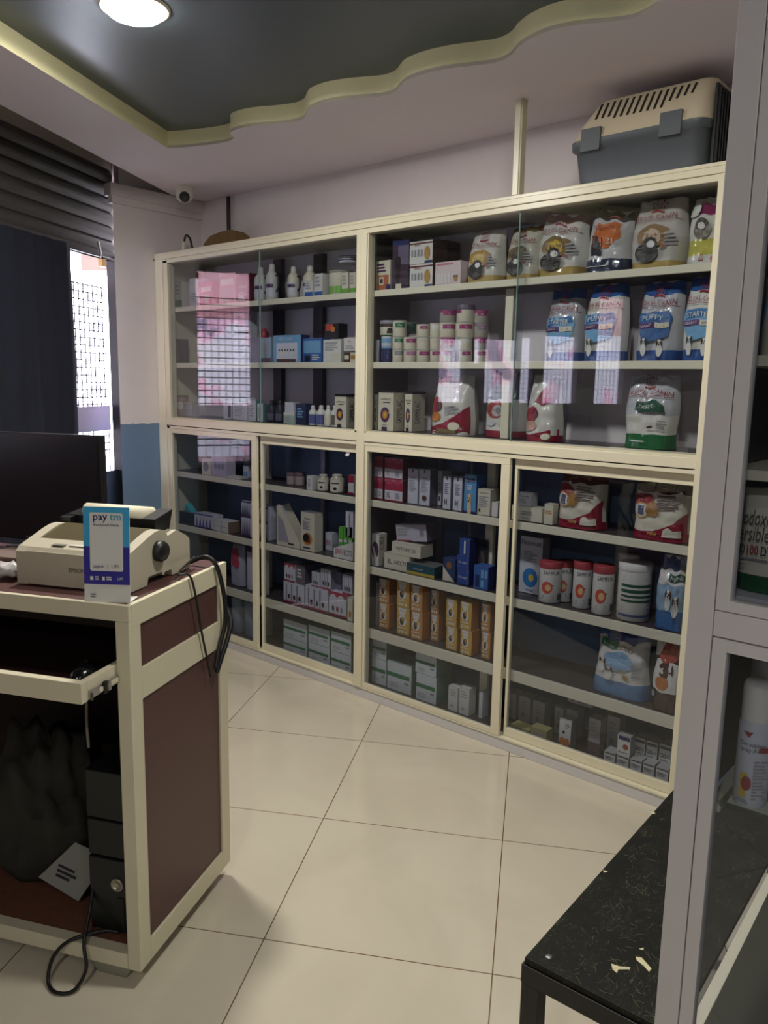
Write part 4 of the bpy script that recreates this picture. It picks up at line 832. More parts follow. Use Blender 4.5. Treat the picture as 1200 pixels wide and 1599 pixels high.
B(680, 720, 408, 442, 'long pinkish white box between the vial cartons and the first bag', U1, y=.075, m=M_(226, 204, 206), d=.09, art=[('r', .04, .85, .7, .93, M_(210, 120, 130)), ('r', .1, .1, .18, .5, Wt), ('r', .24, .1, .32, .5, Wt), ('r', .38, .1, .46, .5, Wt), ('r', .52, .1, .6, .5, Wt)]+dog(.82, .35, .1, Tn, Br))
RC = M_(170, 40, 50)
def rc_art(k='cat', name=None, sub=None, c1=None, c2=None):
    a = crown(.5, .80, .13, RC)+[('t', .5, .70, .065, 'ROYAL CANIN', RC, .86), ('r', .03, .675, .97, .682, RC)]
    if k == 'cat': a += [('e', .52, .46, .30, .16, c1 or Tn), ('e', .5, .44, .17, .11, c2 or M_(220, 190, 110)), ('e', .42, .22, .22, .14, M_(60, 56, 54)), ('e', .48, .34, .13, .09, M_(60, 56, 54)), ('e', .5, .33, .07, .05, Wt), ('e', .72, .3, .05, .03, M_(150, 80, 60)), lines(.72, .5, .95, .3, 4)]
    if k == 'pup': a += [('p', [(.12, .60), (.82, .62), (.9, .52), (.82, .30), (.3, .22), (.12, .45)], c1 or Lb), ('p', [(.18, .6), (.8, .61), (.86, .53), (.18, .48)], M_(20, 110, 180)), ('t', .48, .51, .065, name, Wt, .56), ('r', .14, .41, .52, .475, M_(100, 40, 120)), ('t', .33, .425, .035, sub, Wt, .3), ('r', .54, .41, .84, .475, Cr), lines(.58, .46, .8, .42, 1)]+dog(.32, .24, .085)+(dog(.68, .22, .08, Wt, Br) if c2 else [])
    return a
Fw = Fb(224, 220, 210); Fgld = Fb(196, 164, 84)
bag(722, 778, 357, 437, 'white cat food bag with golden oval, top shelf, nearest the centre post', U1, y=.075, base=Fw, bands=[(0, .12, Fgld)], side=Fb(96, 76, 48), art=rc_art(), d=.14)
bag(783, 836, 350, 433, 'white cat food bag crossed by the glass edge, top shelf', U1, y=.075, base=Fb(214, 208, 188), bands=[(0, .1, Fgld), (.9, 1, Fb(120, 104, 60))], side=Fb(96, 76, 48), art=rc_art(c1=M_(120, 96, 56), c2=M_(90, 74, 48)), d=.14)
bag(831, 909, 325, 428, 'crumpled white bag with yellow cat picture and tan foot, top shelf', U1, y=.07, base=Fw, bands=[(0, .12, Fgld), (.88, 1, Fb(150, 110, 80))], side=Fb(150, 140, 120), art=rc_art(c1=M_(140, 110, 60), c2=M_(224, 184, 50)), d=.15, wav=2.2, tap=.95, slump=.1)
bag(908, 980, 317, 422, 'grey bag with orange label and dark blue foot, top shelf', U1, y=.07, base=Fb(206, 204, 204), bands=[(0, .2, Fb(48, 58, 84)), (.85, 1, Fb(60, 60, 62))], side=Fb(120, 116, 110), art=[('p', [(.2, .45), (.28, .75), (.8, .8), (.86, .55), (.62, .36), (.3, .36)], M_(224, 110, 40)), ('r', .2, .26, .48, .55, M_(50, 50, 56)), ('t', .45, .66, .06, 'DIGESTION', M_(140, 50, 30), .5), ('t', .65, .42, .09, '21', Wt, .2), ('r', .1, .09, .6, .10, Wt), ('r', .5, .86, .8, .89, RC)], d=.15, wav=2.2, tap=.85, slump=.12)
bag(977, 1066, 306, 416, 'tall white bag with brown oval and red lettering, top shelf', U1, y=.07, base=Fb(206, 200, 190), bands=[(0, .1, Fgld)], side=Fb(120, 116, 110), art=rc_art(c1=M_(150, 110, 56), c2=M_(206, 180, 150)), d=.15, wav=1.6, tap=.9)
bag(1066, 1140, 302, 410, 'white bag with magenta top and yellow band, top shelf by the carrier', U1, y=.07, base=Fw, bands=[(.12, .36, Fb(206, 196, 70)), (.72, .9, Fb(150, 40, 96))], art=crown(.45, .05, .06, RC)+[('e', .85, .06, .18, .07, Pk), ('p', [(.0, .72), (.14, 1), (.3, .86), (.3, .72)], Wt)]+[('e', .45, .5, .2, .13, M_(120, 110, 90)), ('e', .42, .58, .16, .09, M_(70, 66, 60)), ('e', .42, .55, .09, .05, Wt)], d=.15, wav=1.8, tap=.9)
# --- second shelf, tins
cans = [(577, 590, [(531, 566)], Wb, None, 'pale blue tub'), (592, 607, [(530, 566)], M_(90, 120, 180), None, 'blue tub'), ]
canister(577, 590, 531, 566, 'pale blue and white tub beside the centre post, second shelf', U2, y=.075, m=Wb, lid=Wb, name='tub', cat='tub', art=[lines(.2, .8, .8, .2, 4, Lb)])
a = canister(592, 606, 541, 566, 'blue tin at the bottom of the stack beside the pale tub', U2, y=.078, m=Nv, lid=Lb, art=[lines(.2, .7, .8, .2, 3, Wt)])
a = canister(592, 606, 523, 541, 'small white tin in the middle of the first tin stack', on=a, m=Wb, lid=Gn, art=[('r', .2, .3, .8, .7, Lb)])
canister(588, 609, 500, 523, 'black and cream tin crowning the first stack from the post', z=a['top'], y=.082, m=Cr, lid=M_(150, 150, 160), lidh=.25, art=[('r', .02, .55, .98, .75, M_(60, 34, 46)), ('p', [(.5, .1), (.75, .1), (.7, .5), (.55, .45)], K)])
def can(x0, x1, yt, yb, label, c, on=None, y=.085, dark=False, hi=True):
    return canister(x0, x1, yt, yb, label, U2 if on is None else None, y=y, on=on, m=Cr if not dark else M_(170, 165, 150), lid=c if dark else Wt, lidh=.2 if dark else .08, art=[('r', .35, .55, .85, .85, c) if hi else ('r', .4, .6, .75, .85, c), ('t', .6, .64, .12, 'Pet', Wt, .3), lines(.2, .45, .9, .12, 3, M_(170, 150, 130))], group='round tins stacked on the second shelf')
g = 'on the second shelf'
a = can(609, 624, 545, 566, 'cream tin, foot of the green-marked stack '+g, Gy); a = can(609, 624, 526, 545, 'cream tin with green mark in the middle of its stack '+g, Gn, a); can(609, 626, 500, 525, 'large cream tin with green mark on top of its stack '+g, Gn, a)
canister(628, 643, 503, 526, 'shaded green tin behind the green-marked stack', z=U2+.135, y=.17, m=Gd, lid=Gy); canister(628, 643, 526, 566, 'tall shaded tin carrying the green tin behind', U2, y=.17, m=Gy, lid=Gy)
a = can(626, 643, 546, 566, 'cream tin under the magenta-banded tin of the low stack', M_(190, 110, 160), y=.078); can(626, 643, 526, 545, 'cream tin with full magenta band, low stack of two', Mg, a, y=.078)
a = can(646, 664, 546, 566, 'cream tin with magenta patch, foot of the three-tin stack', Mg); a = can(646, 664, 526, 545, 'plain cream tin in the middle of the three-tin stack', M_(215, 200, 180), a); can(646, 664, 506, 526, 'cream tin with tiny magenta mark crowning the three-tin stack', Mg, a, hi=False)
a = can(668, 683, 546, 566, 'cream tin, lowest of the stack left of the big magenta tins', Mg); a = can(668, 683, 527, 545, 'cream tin, second from below beside the big magenta tins', M_(215, 200, 180), a); can(668, 683, 504, 526, 'cream tin, top of the stack beside the big magenta tins', Wt, a)
a = can(684, 702, 546, 566, 'cream tin hidden by window reflection, lowest of the four-tin stack', Mg, y=.1); a = can(684, 702, 527, 546, 'magenta-topped tin, second of the four-tin stack', Mg, a, y=.1, dark=True)
a = can(681, 703, 503, 527, 'wide cream tin with magenta band, third of the four-tin stack', Mg, a, y=.1); can(682, 703, 484, 503, 'magenta and cream tin crowning the four-tin stack', Mg, a, y=.1, dark=True)
a = can(714, 730, 546, 566, 'cream tin, lowest of the tallest tin stack', Mg, y=.1); a = can(714, 730, 527, 546, 'cream tin, second from below of the tallest tin stack', Wt, a, y=.1)
a = can(706, 730, 503, 527, 'cream tin with bold magenta band, third of the tallest stack', Mg, a, y=.1); canister(708, 731, 475, 503, 'tall grey-lidded tin crowning the tallest stack', on=a, y=.1, m=Cr, lid=M_(96, 86, 104), lidh=.3, art=[('r', .1, .5, .4, .7, Mg), lines(.2, .4, .8, .1, 3)])
a = can(737, 754, 546, 566, 'cream tin, lowest of the last tin stack', Mg, y=.13); a = can(737, 754, 527, 546, 'magenta-topped tin, second of the last tin stack', Mg, a, y=.13, dark=True); a = can(737, 755, 505, 527, 'cream tin, third of the last tin stack', M_(150, 120, 140), a, y=.13, dark=True); can(737, 755, 484, 505, 'magenta-lidded tin crowning the last tin stack', Mg, a, y=.13, dark=True)
# --- blue bags
Fbl = Fb(44, 92, 168); Fgr = Fb(196, 196, 202)
bag(845, 905, 448, 562, 'blue and silver puppy bag behind, marked STARTER MAXI, second shelf', U2, y=.13, base=Fgr, bands=[(0, .14, Fbl), (.86, 1, Fbl)], side=Fbl, art=rc_art('pup', 'STARTER', 'MAXI'), d=.13)
bag(903, 970, 440, 565, 'blue and white bag marked PUPPY GIANT, second shelf', U2, y=.068, base=Fw, bands=[(0, .12, Fbl), (.82, 1, Fbl)], side=Fb(52, 60, 84), art=rc_art('pup', 'PUPPY', 'GIANT'), d=.16)
bag(987, 1060, 436, 564, 'blue and grey puppy bag between PUPPY GIANT and STARTER bags', U2, y=.075, base=Fgr, bands=[(0, .14, Fbl), (.84, 1, Fbl)], art=rc_art('pup', 'PUPPY', 'GIANT', M_(50, 100, 170), True), d=.15, wav=1.5)
bag(1059, 1130, 424, 563, 'blue and white bag marked STARTER GIANT beside the near cabinet post', U2, y=.068, base=Fw, bands=[(0, .13, Fbl), (.84, 1, Fbl)], art=rc_art('pup', 'STARTER', 'GIANT', None, True), d=.15)
# --- third shelf
tin(577, 589, 612, 670, 'cream ring-logo carton squeezed against the centre post, third shelf', .078)
tin(591, 615, 610, 676, 'large cream ring-logo carton standing foremost on the third shelf', .068)
tin(632, 644, 612, 675, 'cream ring-logo carton standing shaded behind the large one', .12)
FR = Fb(168, 24, 52)
def red_art(): return [('p', [(.02, .1), (.4, .18), (.75, .32), (.98, .5), (.98, .02), (.02, .02)], FR), ('e', .2, .5, .17, .15, M_(176, 50, 50)), ('e', .32, .48, .1, .08, M_(110, 40, 60)), ('e', .25, .3, .14, .08, Or), ('r', .3, .03, .78, .1, M_(120, 110, 60)), ('e', .72, .15, .13, .07, Cr), lines(.5, .5, .9, .35, 5), ('e', .06, .08, .06, .04, M_(80, 90, 140))]
bag(665, 728, 585, 682, 'white and crimson bag with orange pieces, third shelf, behind window reflections', U3, y=.075, base=Fw, side=Fb(190, 190, 170), art=red_art(), d=.15, wav=1.5)
bag(750, 812, 556, 689, 'tall bag with dark green top and crimson foot, third shelf', U3, y=.135, base=Fw, bands=[(0, .1, FR), (.58, 1, Fb(22, 62, 50))], side=Fb(34, 40, 50), art=[('e', .42, .42, .27, .13, M_(180, 60, 50)), ('e', .46, .4, .15, .085, M_(190, 190, 190)), ('e', .5, .4, .08, .05, Gy), ('e', .3, .22, .12, .05, Wb), ('p', [(.02, .6), (.02, .9), (.14, .9), (.25, .6)], Fgr)], d=.17, wav=1.4)
bag(814, 868, 586, 694, 'narrow white and red bag beside the inner upright, third shelf', U3, y=.068, base=Fw, bands=[(0, .1, FR)], side=Fb(110, 120, 140), art=[('p', [(.35, .6), (.5, .75), (.72, .98), (.98, .98), (.98, .6), (.6, .56)], M_(150, 30, 50)), ('e', .3, .42, .2, .12, M_(190, 50, 60)), ('e', .42, .42, .1, .07, M_(110, 40, 60)), ('e', .3, .24, .17, .08, M_(224, 170, 150)), ('p', [(.3, .1), (.98, .2), (.98, .1)], FR), ('e', .75, .08, .12, .05, Cr)], d=.14, wav=1.8, tap=.85)
bag(967, 1052, 585, 702, 'silver and white dental bag with green foot, third shelf', U3, y=.075, base=Fw, bands=[(0, .2, Fb(20, 116, 56)), (.48, 1, Fgr)], side=Fb(150, 150, 146), art=crown(.5, .84, .1, RC)+[('t', .55, .745, .06, 'ROYAL CANIN', RC, .8), ('r', .08, .72, .95, .727, RC), ('p', [(.3, .52), (.34, .64), (.6, .68), (.82, .6), (.86, .5)], Gd), ('t', .52, .56, .05, 'DENT', Wt, .3), lines(.25, .12, .7, .09, 1, Wt), ('e', .62, .3, .06, .02, Br), lines(.75, .4, .9, .28, 4)], d=.13, wav=2.2, tap=.97)
# --- lower cabinet, first door
B(315, 329, 716, 742, 'small cream carton behind first lower door, first shelf, next to the pillar', L1, m=Cr, d=.05, art=[('e', .5, .5, .3, .3, Gy)]); B(331, 354, 712, 745, 'lilac carton with three dots behind the first lower door', L1, m=M_(190, 180, 200), d=.06, art=[('e', .25, .5, .1, .15, Gy), ('e', .5, .5, .1, .15, Gy), ('e', .75, .5, .1, .15, Gy)])
B(347, 376, 745, 750, 'flat white pack lying at the edge, first shelf behind first lower door', L1, y=.068, d=.05)
bottle(352, 367, 690, 724, 'clear lidded jar standing far back behind the first lower door', L1, y=.2, m=M_(100, 120, 160, .15), cap=Gy, name='jar', neck=.7, shoulder=.75)
B(380, 388, 727, 746, 'tiny blue-white carton beside the door stile, first shelf', L1, m=Wb, d=.04, art=[('r', .1, .1, .9, .5, Lb)])
B(281, 303, 800, 824, 'black box carrying a turquoise cloth behind the first lower door', L2, y=.09, m=M_(30, 34, 44), name='storage_box')
tag(MB().hexa([Vector(p) for p in ((-.03, 0, 0), (.03, 0, 0), (.03, .04, 0), (-.03, .04, 0), (-.03, 0, .04), (.02, 0, .012), (.02, .04, .012), (-.03, .04, .05))], Tq).build('folded_cloth', loc=(REG[-1]['x'], .1, REG[-1]['top'])), 'turquoise folded cloth on a black box behind the first lower door', 'cloth')
pat = lambda c: [('r', 0, .9, 1, 1, c)]+[('p', [(.05+.18*k, .1), (.15+.18*k, .8), (.2+.18*k, .1)], c) for k in range(5)]+[('r', .02, 0, .98, .1, M_(80, 70, 110))]
B(304, 333, 803, 831, 'white box with lilac spikes pattern, second shelf behind first lower door', L2, m=Wb, d=.07, art=pat(M_(110, 100, 170)))
B(335, 357, 814, 834, 'white gridded carton beside the spiked box, brown side', L2, m=Wt, sm=M_(140, 110, 90), d=.08, art=[('r', .0, .48, 1, .52, Gy), ('r', .48, 0, .52, 1, Gy)])
a = B(377, 392, 805, 824, 'lower one of two purple-patterned boxes beside the first door stile', L2, y=.09, m=Wb, d=.06, art=pat(M_(100, 60, 120))); B(377, 392, 783, 804, 'upper one of two purple-patterned boxes beside the first door stile', on=a, m=Wb, d=.06, art=pat(M_(60, 60, 110)))
bag(357, 379, 850, 912, 'clear hanging pouch with pink toy, third shelf behind first lower door', L3+.002, y=.1, base=M_(176, 176, 196, .15), d=.05, art=[('e', .4, .7, .3, .22, Pk), ('e', .6, .55, .2, .12, Pk)], name='pouch')
B(386, 394, 862, 922, 'slim white card pack beside the first door stile, third shelf', L3, y=.1, m=Wb, d=.03)
for k, (x0, x1) in enumerate([(357, 373), (377, 392)]): canister(x0, x1, 932+k*5, 988+k*10, 'clear plastic roll standing on the cabinet floor, %s from pillar' % NTH[k], L4, y=.1, m=M_(150, 165, 185, .15), lid=M_(150, 165, 185, .15), name='film_roll', cat='roll', group='plastic film rolls')
# --- lower cabinet, second door
for k, (x0, x1, yt, yb) in enumerate([(445, 455, 738, 759), (457, 468, 738, 761)]): canister(x0, x1, yt, yb, 'small brown-topped jar, first shelf behind second lower door, %s one' % ['pillar-side', 'inner'][k], L1, y=.13, m=M_(190, 170, 160), lid=M_(120, 90, 100), name='jar', cat='jar', lidh=.3, group='brown-topped jars')
B(479, 488, 743, 766, 'tiny white box between the brown-topped jars and the square jars', L1, m=Wt, d=.04, art=[lines(.2, .8, .8, .2, 4)])
for k, (x0, x1, yb) in enumerate([(492, 505, 771), (511, 527, 773)]): bottle(x0, x1, 741, yb, 'squat clear jar with cream label, first shelf behind second lower door, %s' % ['nearer the pillar', 'nearer the centre post'][k], L1, m=M_(190, 180, 150, .2), cap=M_(200, 196, 180), name='jar', neck=.62, shoulder=.8, group='squat labelled jars', art=[('r', .1, .1, .9, .7, Cr), ('r', .3, .5, .7, .56, K), ('e', .5, .25, .08, .08, K)])
B(544, 553, 742, 772, 'red and white carton beside the centre post, behind second lower door', L1, m=Wt, d=.05, art=[('r', 0, .6, 1, 1, Red), ('r', 0, 0, 1, .1, Red)])
a = B(405, 418, 815, 838, 'lower one of two magenta-spiked boxes, second shelf by the door edge', L2, y=.09, m=Wb, d=.06, art=pat(M_(140, 50, 110))); B(405, 418, 791, 814, 'upper one of two magenta-spiked boxes, second shelf by the door edge', on=a, m=Wb, d=.06, art=pat(M_(140, 50, 110)))
# slanted display box
cx, y, z, w, h = place(432, 468, 790, 857, L2, None, None); mb = MB()
mb.prism([(-w/2, 0), (w/2, 0), (w/2, .03), (-w/2+.02, h), (-w/2, h*.96)], .002, .004, Cr, axis='y'); mb.prism([(-w/2, 0), (w/2, 0), (w/2, .03), (-w/2+.02, h), (-w/2, h*.96)], .066, .068, Cr, axis='y')
mb.box(-w/2, w/2, .004, .066, 0, .002, Cr).box(-w/2, -w/2+.002, .004, .066, 0, h*.95, Wb).box(w/2-.002, w/2, .004, .066, 0, .03, Cr); mb.art(lambda u, v, o=0: Vector(((u-.5)*w, .002-o, v*h)), w, h, [('p', [(.06, .1), (.06, .75), (.3, .6), (.55, .1)], M_(170, 166, 176)), lines(.5, .12, .9, .05, 1, K)])
tag(mb.build('display_tray', loc=(cx, y, z+.0004)), 'open white display box with slanted side behind the second lower door', 'display box')
B(470, 491, 800, 863, 'tall cream carton with orange circle and black dog ear picture', L2, m=Cr, tm=Gy, d=.06, art=[('e', .5, .32, .36, .16, Or), ('e', .42, .34, .25, .11, K), ('e', .6, .28, .1, .07, Br), ('t', .5, .82, .05, 'Easypet', K, .7), lines(.15, .78, .85, .55, 5), ('r', .1, .0, .9, .02, Br), lines(.2, .12, .8, .06, 1, K)])
cx, y, z, w, h = place(521, 551, 844, 877, L2, None, None); mb = MB()
mb.prism([(-w/2, 0), (w/2, 0), (w/2, h), (-w/2, h*.5)], .002, .004, Wt, axis='y'); mb.box(-w/2, w/2, .004, .09, 0, .002, Wt).box(-w/2, -w/2+.002, .004, .09, .002, h*.5, Wt).box(w/2-.002, w/2, .004, .09, .002, h, Wt).box(-w/2, w/2, .088, .09, .002, h, Wt)
mb.art(lambda u, v, o=0: Vector(((u-.5)*w, .002-o, v*h)), w, h, [('t', .30, .22, .3, 'BRAV', Red, .42), ('t', .75, .22, .3, 'ECTO', K, .42)]); tag(mb.build('display_tray', loc=(cx, y, z+.0004)), 'open white display tray with red and black lettering by the centre post', 'display tray')
for k in range(3): B(529+k*7.5, 535.5+k*7.5, 823, 866, 'bright green pack standing in the lettered tray, %s from the pillar side' % NTH[k], z+.0025, y=y+.02, m=M_(90, 190, 50), d=.04, group='bright green packs in the tray', art=[('r', .1, .5, .9, .6, Wt)])
B(540, 552, 798, 822, 'small white box on top of the green packs', z+.105, y=y+.02, m=Wb, d=.04, art=[('r', .4, .1, .6, .9, Gy)])
B(508, 519, 832, 858, 'small white carton with red letters behind the lettered tray', L2, y=.16, m=Wb, d=.05, art=[('t', .5, .3, .3, 'BR', Red, .8)])
rw = lambda: [('r', 0, .75, 1, 1, M_(206, 70, 90)), ('e', .25, .65, .22, .25, Wb), ('e', .7, .65, .22, .25, Wb), ('r', 0, 0, 1, .08, Red)]+[('e', .25+.25*k, .3, .07, .12, [Br, Red, Gy][k]) for k in range(3)]
wp = lambda: [('r', 0, 0, 1, .08, Pk)]+[('r', .12+.26*k, .1, .18+.26*k, .9, Gy) for k in range(3)]+[('e', .28+.26*k, .3, .06, .12, Br) for k in range(3)]
t3 = 'third shelf behind second lower door'
a = B(443, 475, 910, 944, 'wide white carton at the pillar end, lower row, '+t3, L3, y=.085, m=Wb, d=.09, art=wp()); B(444, 461, 880, 909, 'red-capped white carton, upper row, '+t3, on=a, m=Wb, d=.08, art=rw()); B(463, 477, 882, 909, 'clear-wrapped grey carton next to the red-capped one, upper row', on=a, m=M_(120, 110, 120), sm=M_(90, 80, 90), d=.08, art=[lines(.1, .8, .8, .3, 3, Wt)])
b = B(477, 512, 917, 952, 'wide white carton with three motifs, middle of the lower row', L3, y=.085, m=Wb, d=.09, art=wp()); B(487, 499, 893, 916, 'slim white carton tilted in the upper row', on=b, m=Wb, d=.07, art=wp()); B(501, 517, 889, 916, 'white carton with grey stripes, upper row middle', on=b, m=Wb, sm=Gy, d=.08, art=wp())
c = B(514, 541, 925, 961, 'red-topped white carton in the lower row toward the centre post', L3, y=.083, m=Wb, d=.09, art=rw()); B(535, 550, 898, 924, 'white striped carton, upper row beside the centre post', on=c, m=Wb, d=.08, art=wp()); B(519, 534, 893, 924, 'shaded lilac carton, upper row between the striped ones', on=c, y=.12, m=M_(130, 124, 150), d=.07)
B(543, 551, 933, 973, 'narrow tan-marked box beside the centre post, lower row', L3, m=Cr, d=.05, art=[('e', .5, .3, .3, .15, Tn)])
bag(406, 417, 858, 925, 'slim pink and white pouch beside the second door edge', L3, y=.09, base=Wt, d=.03, art=[('r', .1, .6, .9, .9, Pk), ('e', .5, .3, .35, .15, Mg)], name='pouch')
gr = [('r', 0, .47, .93, .62, Gn), ('r', .72, .3, .9, .38, Gy), lines(.1, .3, .5, .1, 2, M_(190, 190, 196))]
def gbox(x0, x1, y0, y1, y2, who, y=.08, lift=0, n=2):
    kw = dict(name='carton', cat='carton', m=M_(214, 222, 224), sm=M_(120, 160, 140), tm=M_(130, 160, 150), d=.12, group='white cartons with green stripe', art=gr)
    a = B(x0, x1, y1, y2, 'lower white carton with green stripe, '+who, L4, y=y, **kw)
    if n == 2: B(x0, x1, y0, y1, 'upper white carton with green stripe, '+who, on=a, **kw)
gbox(443, 480, 971, 999, 1027, 'pillar end of the cabinet floor', .09); gbox(482, 515, 980, 1007, 1036, 'middle stack behind second lower door', .085); gbox(517, 549, 989, 1020, 1048, 'stack beside the centre post', .075)
# --- lower cabinet, third door
rs = [('r', 0, .5, 1, .9, M_(184, 36, 66)), ('r', 0, .9, 1, 1, M_(206, 120, 140)), ('e', .25, .88, .2, .12, M_(200, 60, 90)), ('e', .75, .88, .2, .12, M_(200, 60, 90)), ('r', 0, 0, 1, .06, Red), lines(.1, .42, .4, .15, 3), lines(.6, .42, .9, .15, 3)]
f3 = 'first shelf behind third lower door'
kw = dict(m=M_(222, 216, 222), sm=M_(110, 36, 50), d=.09, group='wrapped red and white packs', art=rs, name='wrapped_pack', cat='pack')
a = B(576, 598, 746, 777, 'lower wrapped red and white pack beside the centre post, '+f3, L1, y=.085, **kw); B(576, 598, 712, 745, 'upper wrapped red and white pack beside the centre post, '+f3, on=a, **kw)
a = B(601, 629, 749, 782, 'lower wrapped red and white pack, second stack, '+f3, L1, y=.083, **kw); B(601, 629, 716, 748, 'upper wrapped red and white pack, second stack, '+f3, on=a, **kw)
lv = lambda dg=True: [('r', .42, .9, .55, .98, Nv), ('t', .5, .74, .06, 'Livpet', M_(130, 120, 160), .8), lines(.15, .68, .85, .35, 6)]+([('e', .5, .2, .24, .08, M_(110, 60, 60))] if dg else [])
B(637, 653, 732, 786, 'tall lilac white carton beside the red packs, its face plain', L1, y=.1, m=Wb, d=.07, art=lv(False)); B(655, 672, 733, 788, 'tall lilac white carton with brown food bowl picture', L1, y=.1, m=Wb, sm=M_(110, 110, 126), d=.08, art=lv())
B(684, 690, 735, 792, 'shaded tall carton standing behind the two dog cartons', L1, y=.15, m=Wb, d=.07, art=lv())
for k, (x0, x1, yt, yb) in enumerate([(692, 704, 743, 797), (708, 722, 745, 799)]): B(x0, x1, yt, yb, 'slim white carton with black and white dog, %s' % ['nearer the bowl carton', 'touching the blue carton'][k], L1, y=.08, m=Wb, sm=Gy, d=.05, group='slim white dog cartons', art=[('r', .42, .88, .58, .98, Nv), lines(.2, .8, .8, .45, 6, M_(150, 130, 170))]+dog(.4, .22, .2)+[('r', .1, 0, .9, .02, K)])
B(725, 744, 741, 804, 'blue carton with golden dog picture, first shelf behind third door', L1, y=.075, m=M_(84, 160, 216), sm=Bl, d=.06, art=[('r', .12, .8, .88, .9, Nv), ('t', .5, .82, .05, 'Nutricoat', Wt, .7), lines(.2, .74, .8, .6, 3, Wt), ('r', 0, 0, 1, .05, Nv)]+dog(.45, .36, .24, M_(228, 200, 150), M_(200, 160, 100)))
B(746, 766, 764, 807, 'cream carton with small print beside the blue dog carton', L1, y=.07, m=Cr, sm=M_(190, 184, 160), d=.06, art=[('t', .5, .83, .07, 'Rumenton', K, .85), lines(.1, .75, .9, .3, 6), ('r', .1, .12, .25, .25, Br)])
B(768, 778, 784, 806, 'half-hidden white box beside the third door stile, first shelf', L1, y=.075, m=Wt, d=.05)
f4 = 'second shelf behind third door'
B(575, 592, 833, 886, 'white carton with purple circle and white bird, '+f4, L2, y=.075, m=Wt, sm=Cr, d=.055, art=[('e', .5, .5, .48, .26, M_(92, 44, 96)), ('p', [(.1, .55), (.3, .62), (.7, .3), (.8, .05), (.4, .05), (.3, .4)], Wt)], sart=[('t', .6, .5, .5, 'CID', K, .4, True)])
a = B(600, 640, 866, 893, 'long cream box with block lettering, lying directly on the shelf', L2, y=.08, m=Cr, d=.09, art=[('t', .5, .35, .3, 'BL. 740CM', K, .7)]); b = B(612, 657, 849, 877, 'long cream box lying crosswise on the other lettered box', z=a['top'], y=.083, m=Cr, d=.09, rot=.0, art=[('t', .5, .35, .28, 'VETOPIC 50', K, .7)])
o = B(620, 668, 819, 848, 'open lilac carton tilted on top of the long cream boxes', z=b['top']+.008, y=.11, m=M_(196, 190, 206), sm=M_(120, 110, 126), d=.07, art=[('r', .02, .0, .5, .07, Red), ('r', .78, .3, .92, .7, Gy), lines(.05, .8, .5, .3, 3)])['o']; o.rotation_euler = (0, -.12, 0)
B(635, 679, 882, 907, 'flat teal and yellow box with grey lid, '+f4, L2, y=.07, m=M_(24, 84, 96), sm=M_(20, 70, 80), tm=M_(110, 112, 108), d=.09, art=[('r', 0, 0, 1, .28, M_(200, 170, 50)), ('t', .42, .5, .18, 'e Dentinor', Wt, .36)])
B(692, 711, 872, 906, 'blue and cream carton with brown treat picture beside the teal box', L2, y=.085, m=M_(34, 66, 120), d=.06, art=[('p', [(0, .62), (1, 0), (0, 0)], Cr), ('e', .5, .7, .22, .16, M_(160, 100, 50))])
a = B(714, 733, 889, 911, 'blue carton, lowest of the blue stack behind third door', L2, y=.08, m=M_(40, 80, 170), sm=Nv, d=.07, art=[('t', .5, .4, .2, 'Pro-vapet', Wt, .7)]); a = B(714, 733, 867, 888, 'blue carton, middle of the blue stack behind third door', on=a, m=M_(40, 80, 170), sm=Nv, d=.07, art=[('t', .5, .4, .2, 'Pro-vapet', Wt, .7)]); B(718, 734, 842, 866, 'blue carton, top of the blue stack behind third door', on=a, m=M_(40, 80, 170), sm=Nv, d=.06, art=[('r', .45, .1, .6, .9, Wt)])
B(740, 763, 884, 915, 'bright blue carton with pale squares beside the third door stile', L2, y=.07, m=M_(56, 104, 190), sm=Nv, d=.055, art=[('r', .5, .5, .7, .85, Lb), ('r', .5, .1, .7, .4, Lb), ('r', .78, .5, .95, .85, Lb), ('r', .12, .1, .4, .6, Nv)])
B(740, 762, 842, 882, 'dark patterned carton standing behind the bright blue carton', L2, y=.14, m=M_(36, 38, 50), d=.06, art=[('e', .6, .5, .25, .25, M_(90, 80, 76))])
ob = lambda: [('p', [(.08, .98), (.75, .98), (.65, .72), (.22, .72)], Wt), ('t', .42, .86, .06, 'Nefrotec', Or, .5), ('e', .44, .52, .32, .2, Wt), ('e', .4, .5, .16, .14, M_(70, 50, 46)), ('e', .5, .58, .12, .08, Tn), lines(.1, .3, .9, .22, 1, Cr), ('e', .25, .12, .09, .06, Cr), ('e', .5, .12, .09, .06, Cr), ('e', .75, .12, .09, .06, Cr)]
def obox(x0, x1, yt, yb, label, c, y, on=None):
    return B(x0, x1, yt, yb, label, L3 if on is None else None, y=y, on=on, m=c, sm=M_(200, 112, 26), d=.055, art=ob(), group='orange boxes with dog medallion')
O1 = M_(214, 140, 50); O2 = M_(222, 170, 50)
cols = [((592, 608), (904, 941), (942, 982), O1, .10), ((620, 640), (908, 947), (949, 992), O2, .085), ((642, 660), (914, 955), (956, 998), O1, .078), ((673, 686), (921, 959), (960, 992), O1, .12), ((697, 714), (935, 977), (979, 1021), O2, .075), ((719, 737), (940, 982), (984, 1030), O2, .068), ((752, 766), (943, 985), (987, 1036), O1, .085)]
for k, ((x0, x1), (a0, a1), (b0, b1), c, y) in enumerate(cols):
    a = obox(x0, x1, b0, b1, 'lower orange dog-medallion box, %s stack from the centre post' % NTH[k], c, y)
    obox(x0, x1, a0, a1, 'upper orange dog-medallion box, %s stack from the centre post' % NTH[k], c, y, on=a)
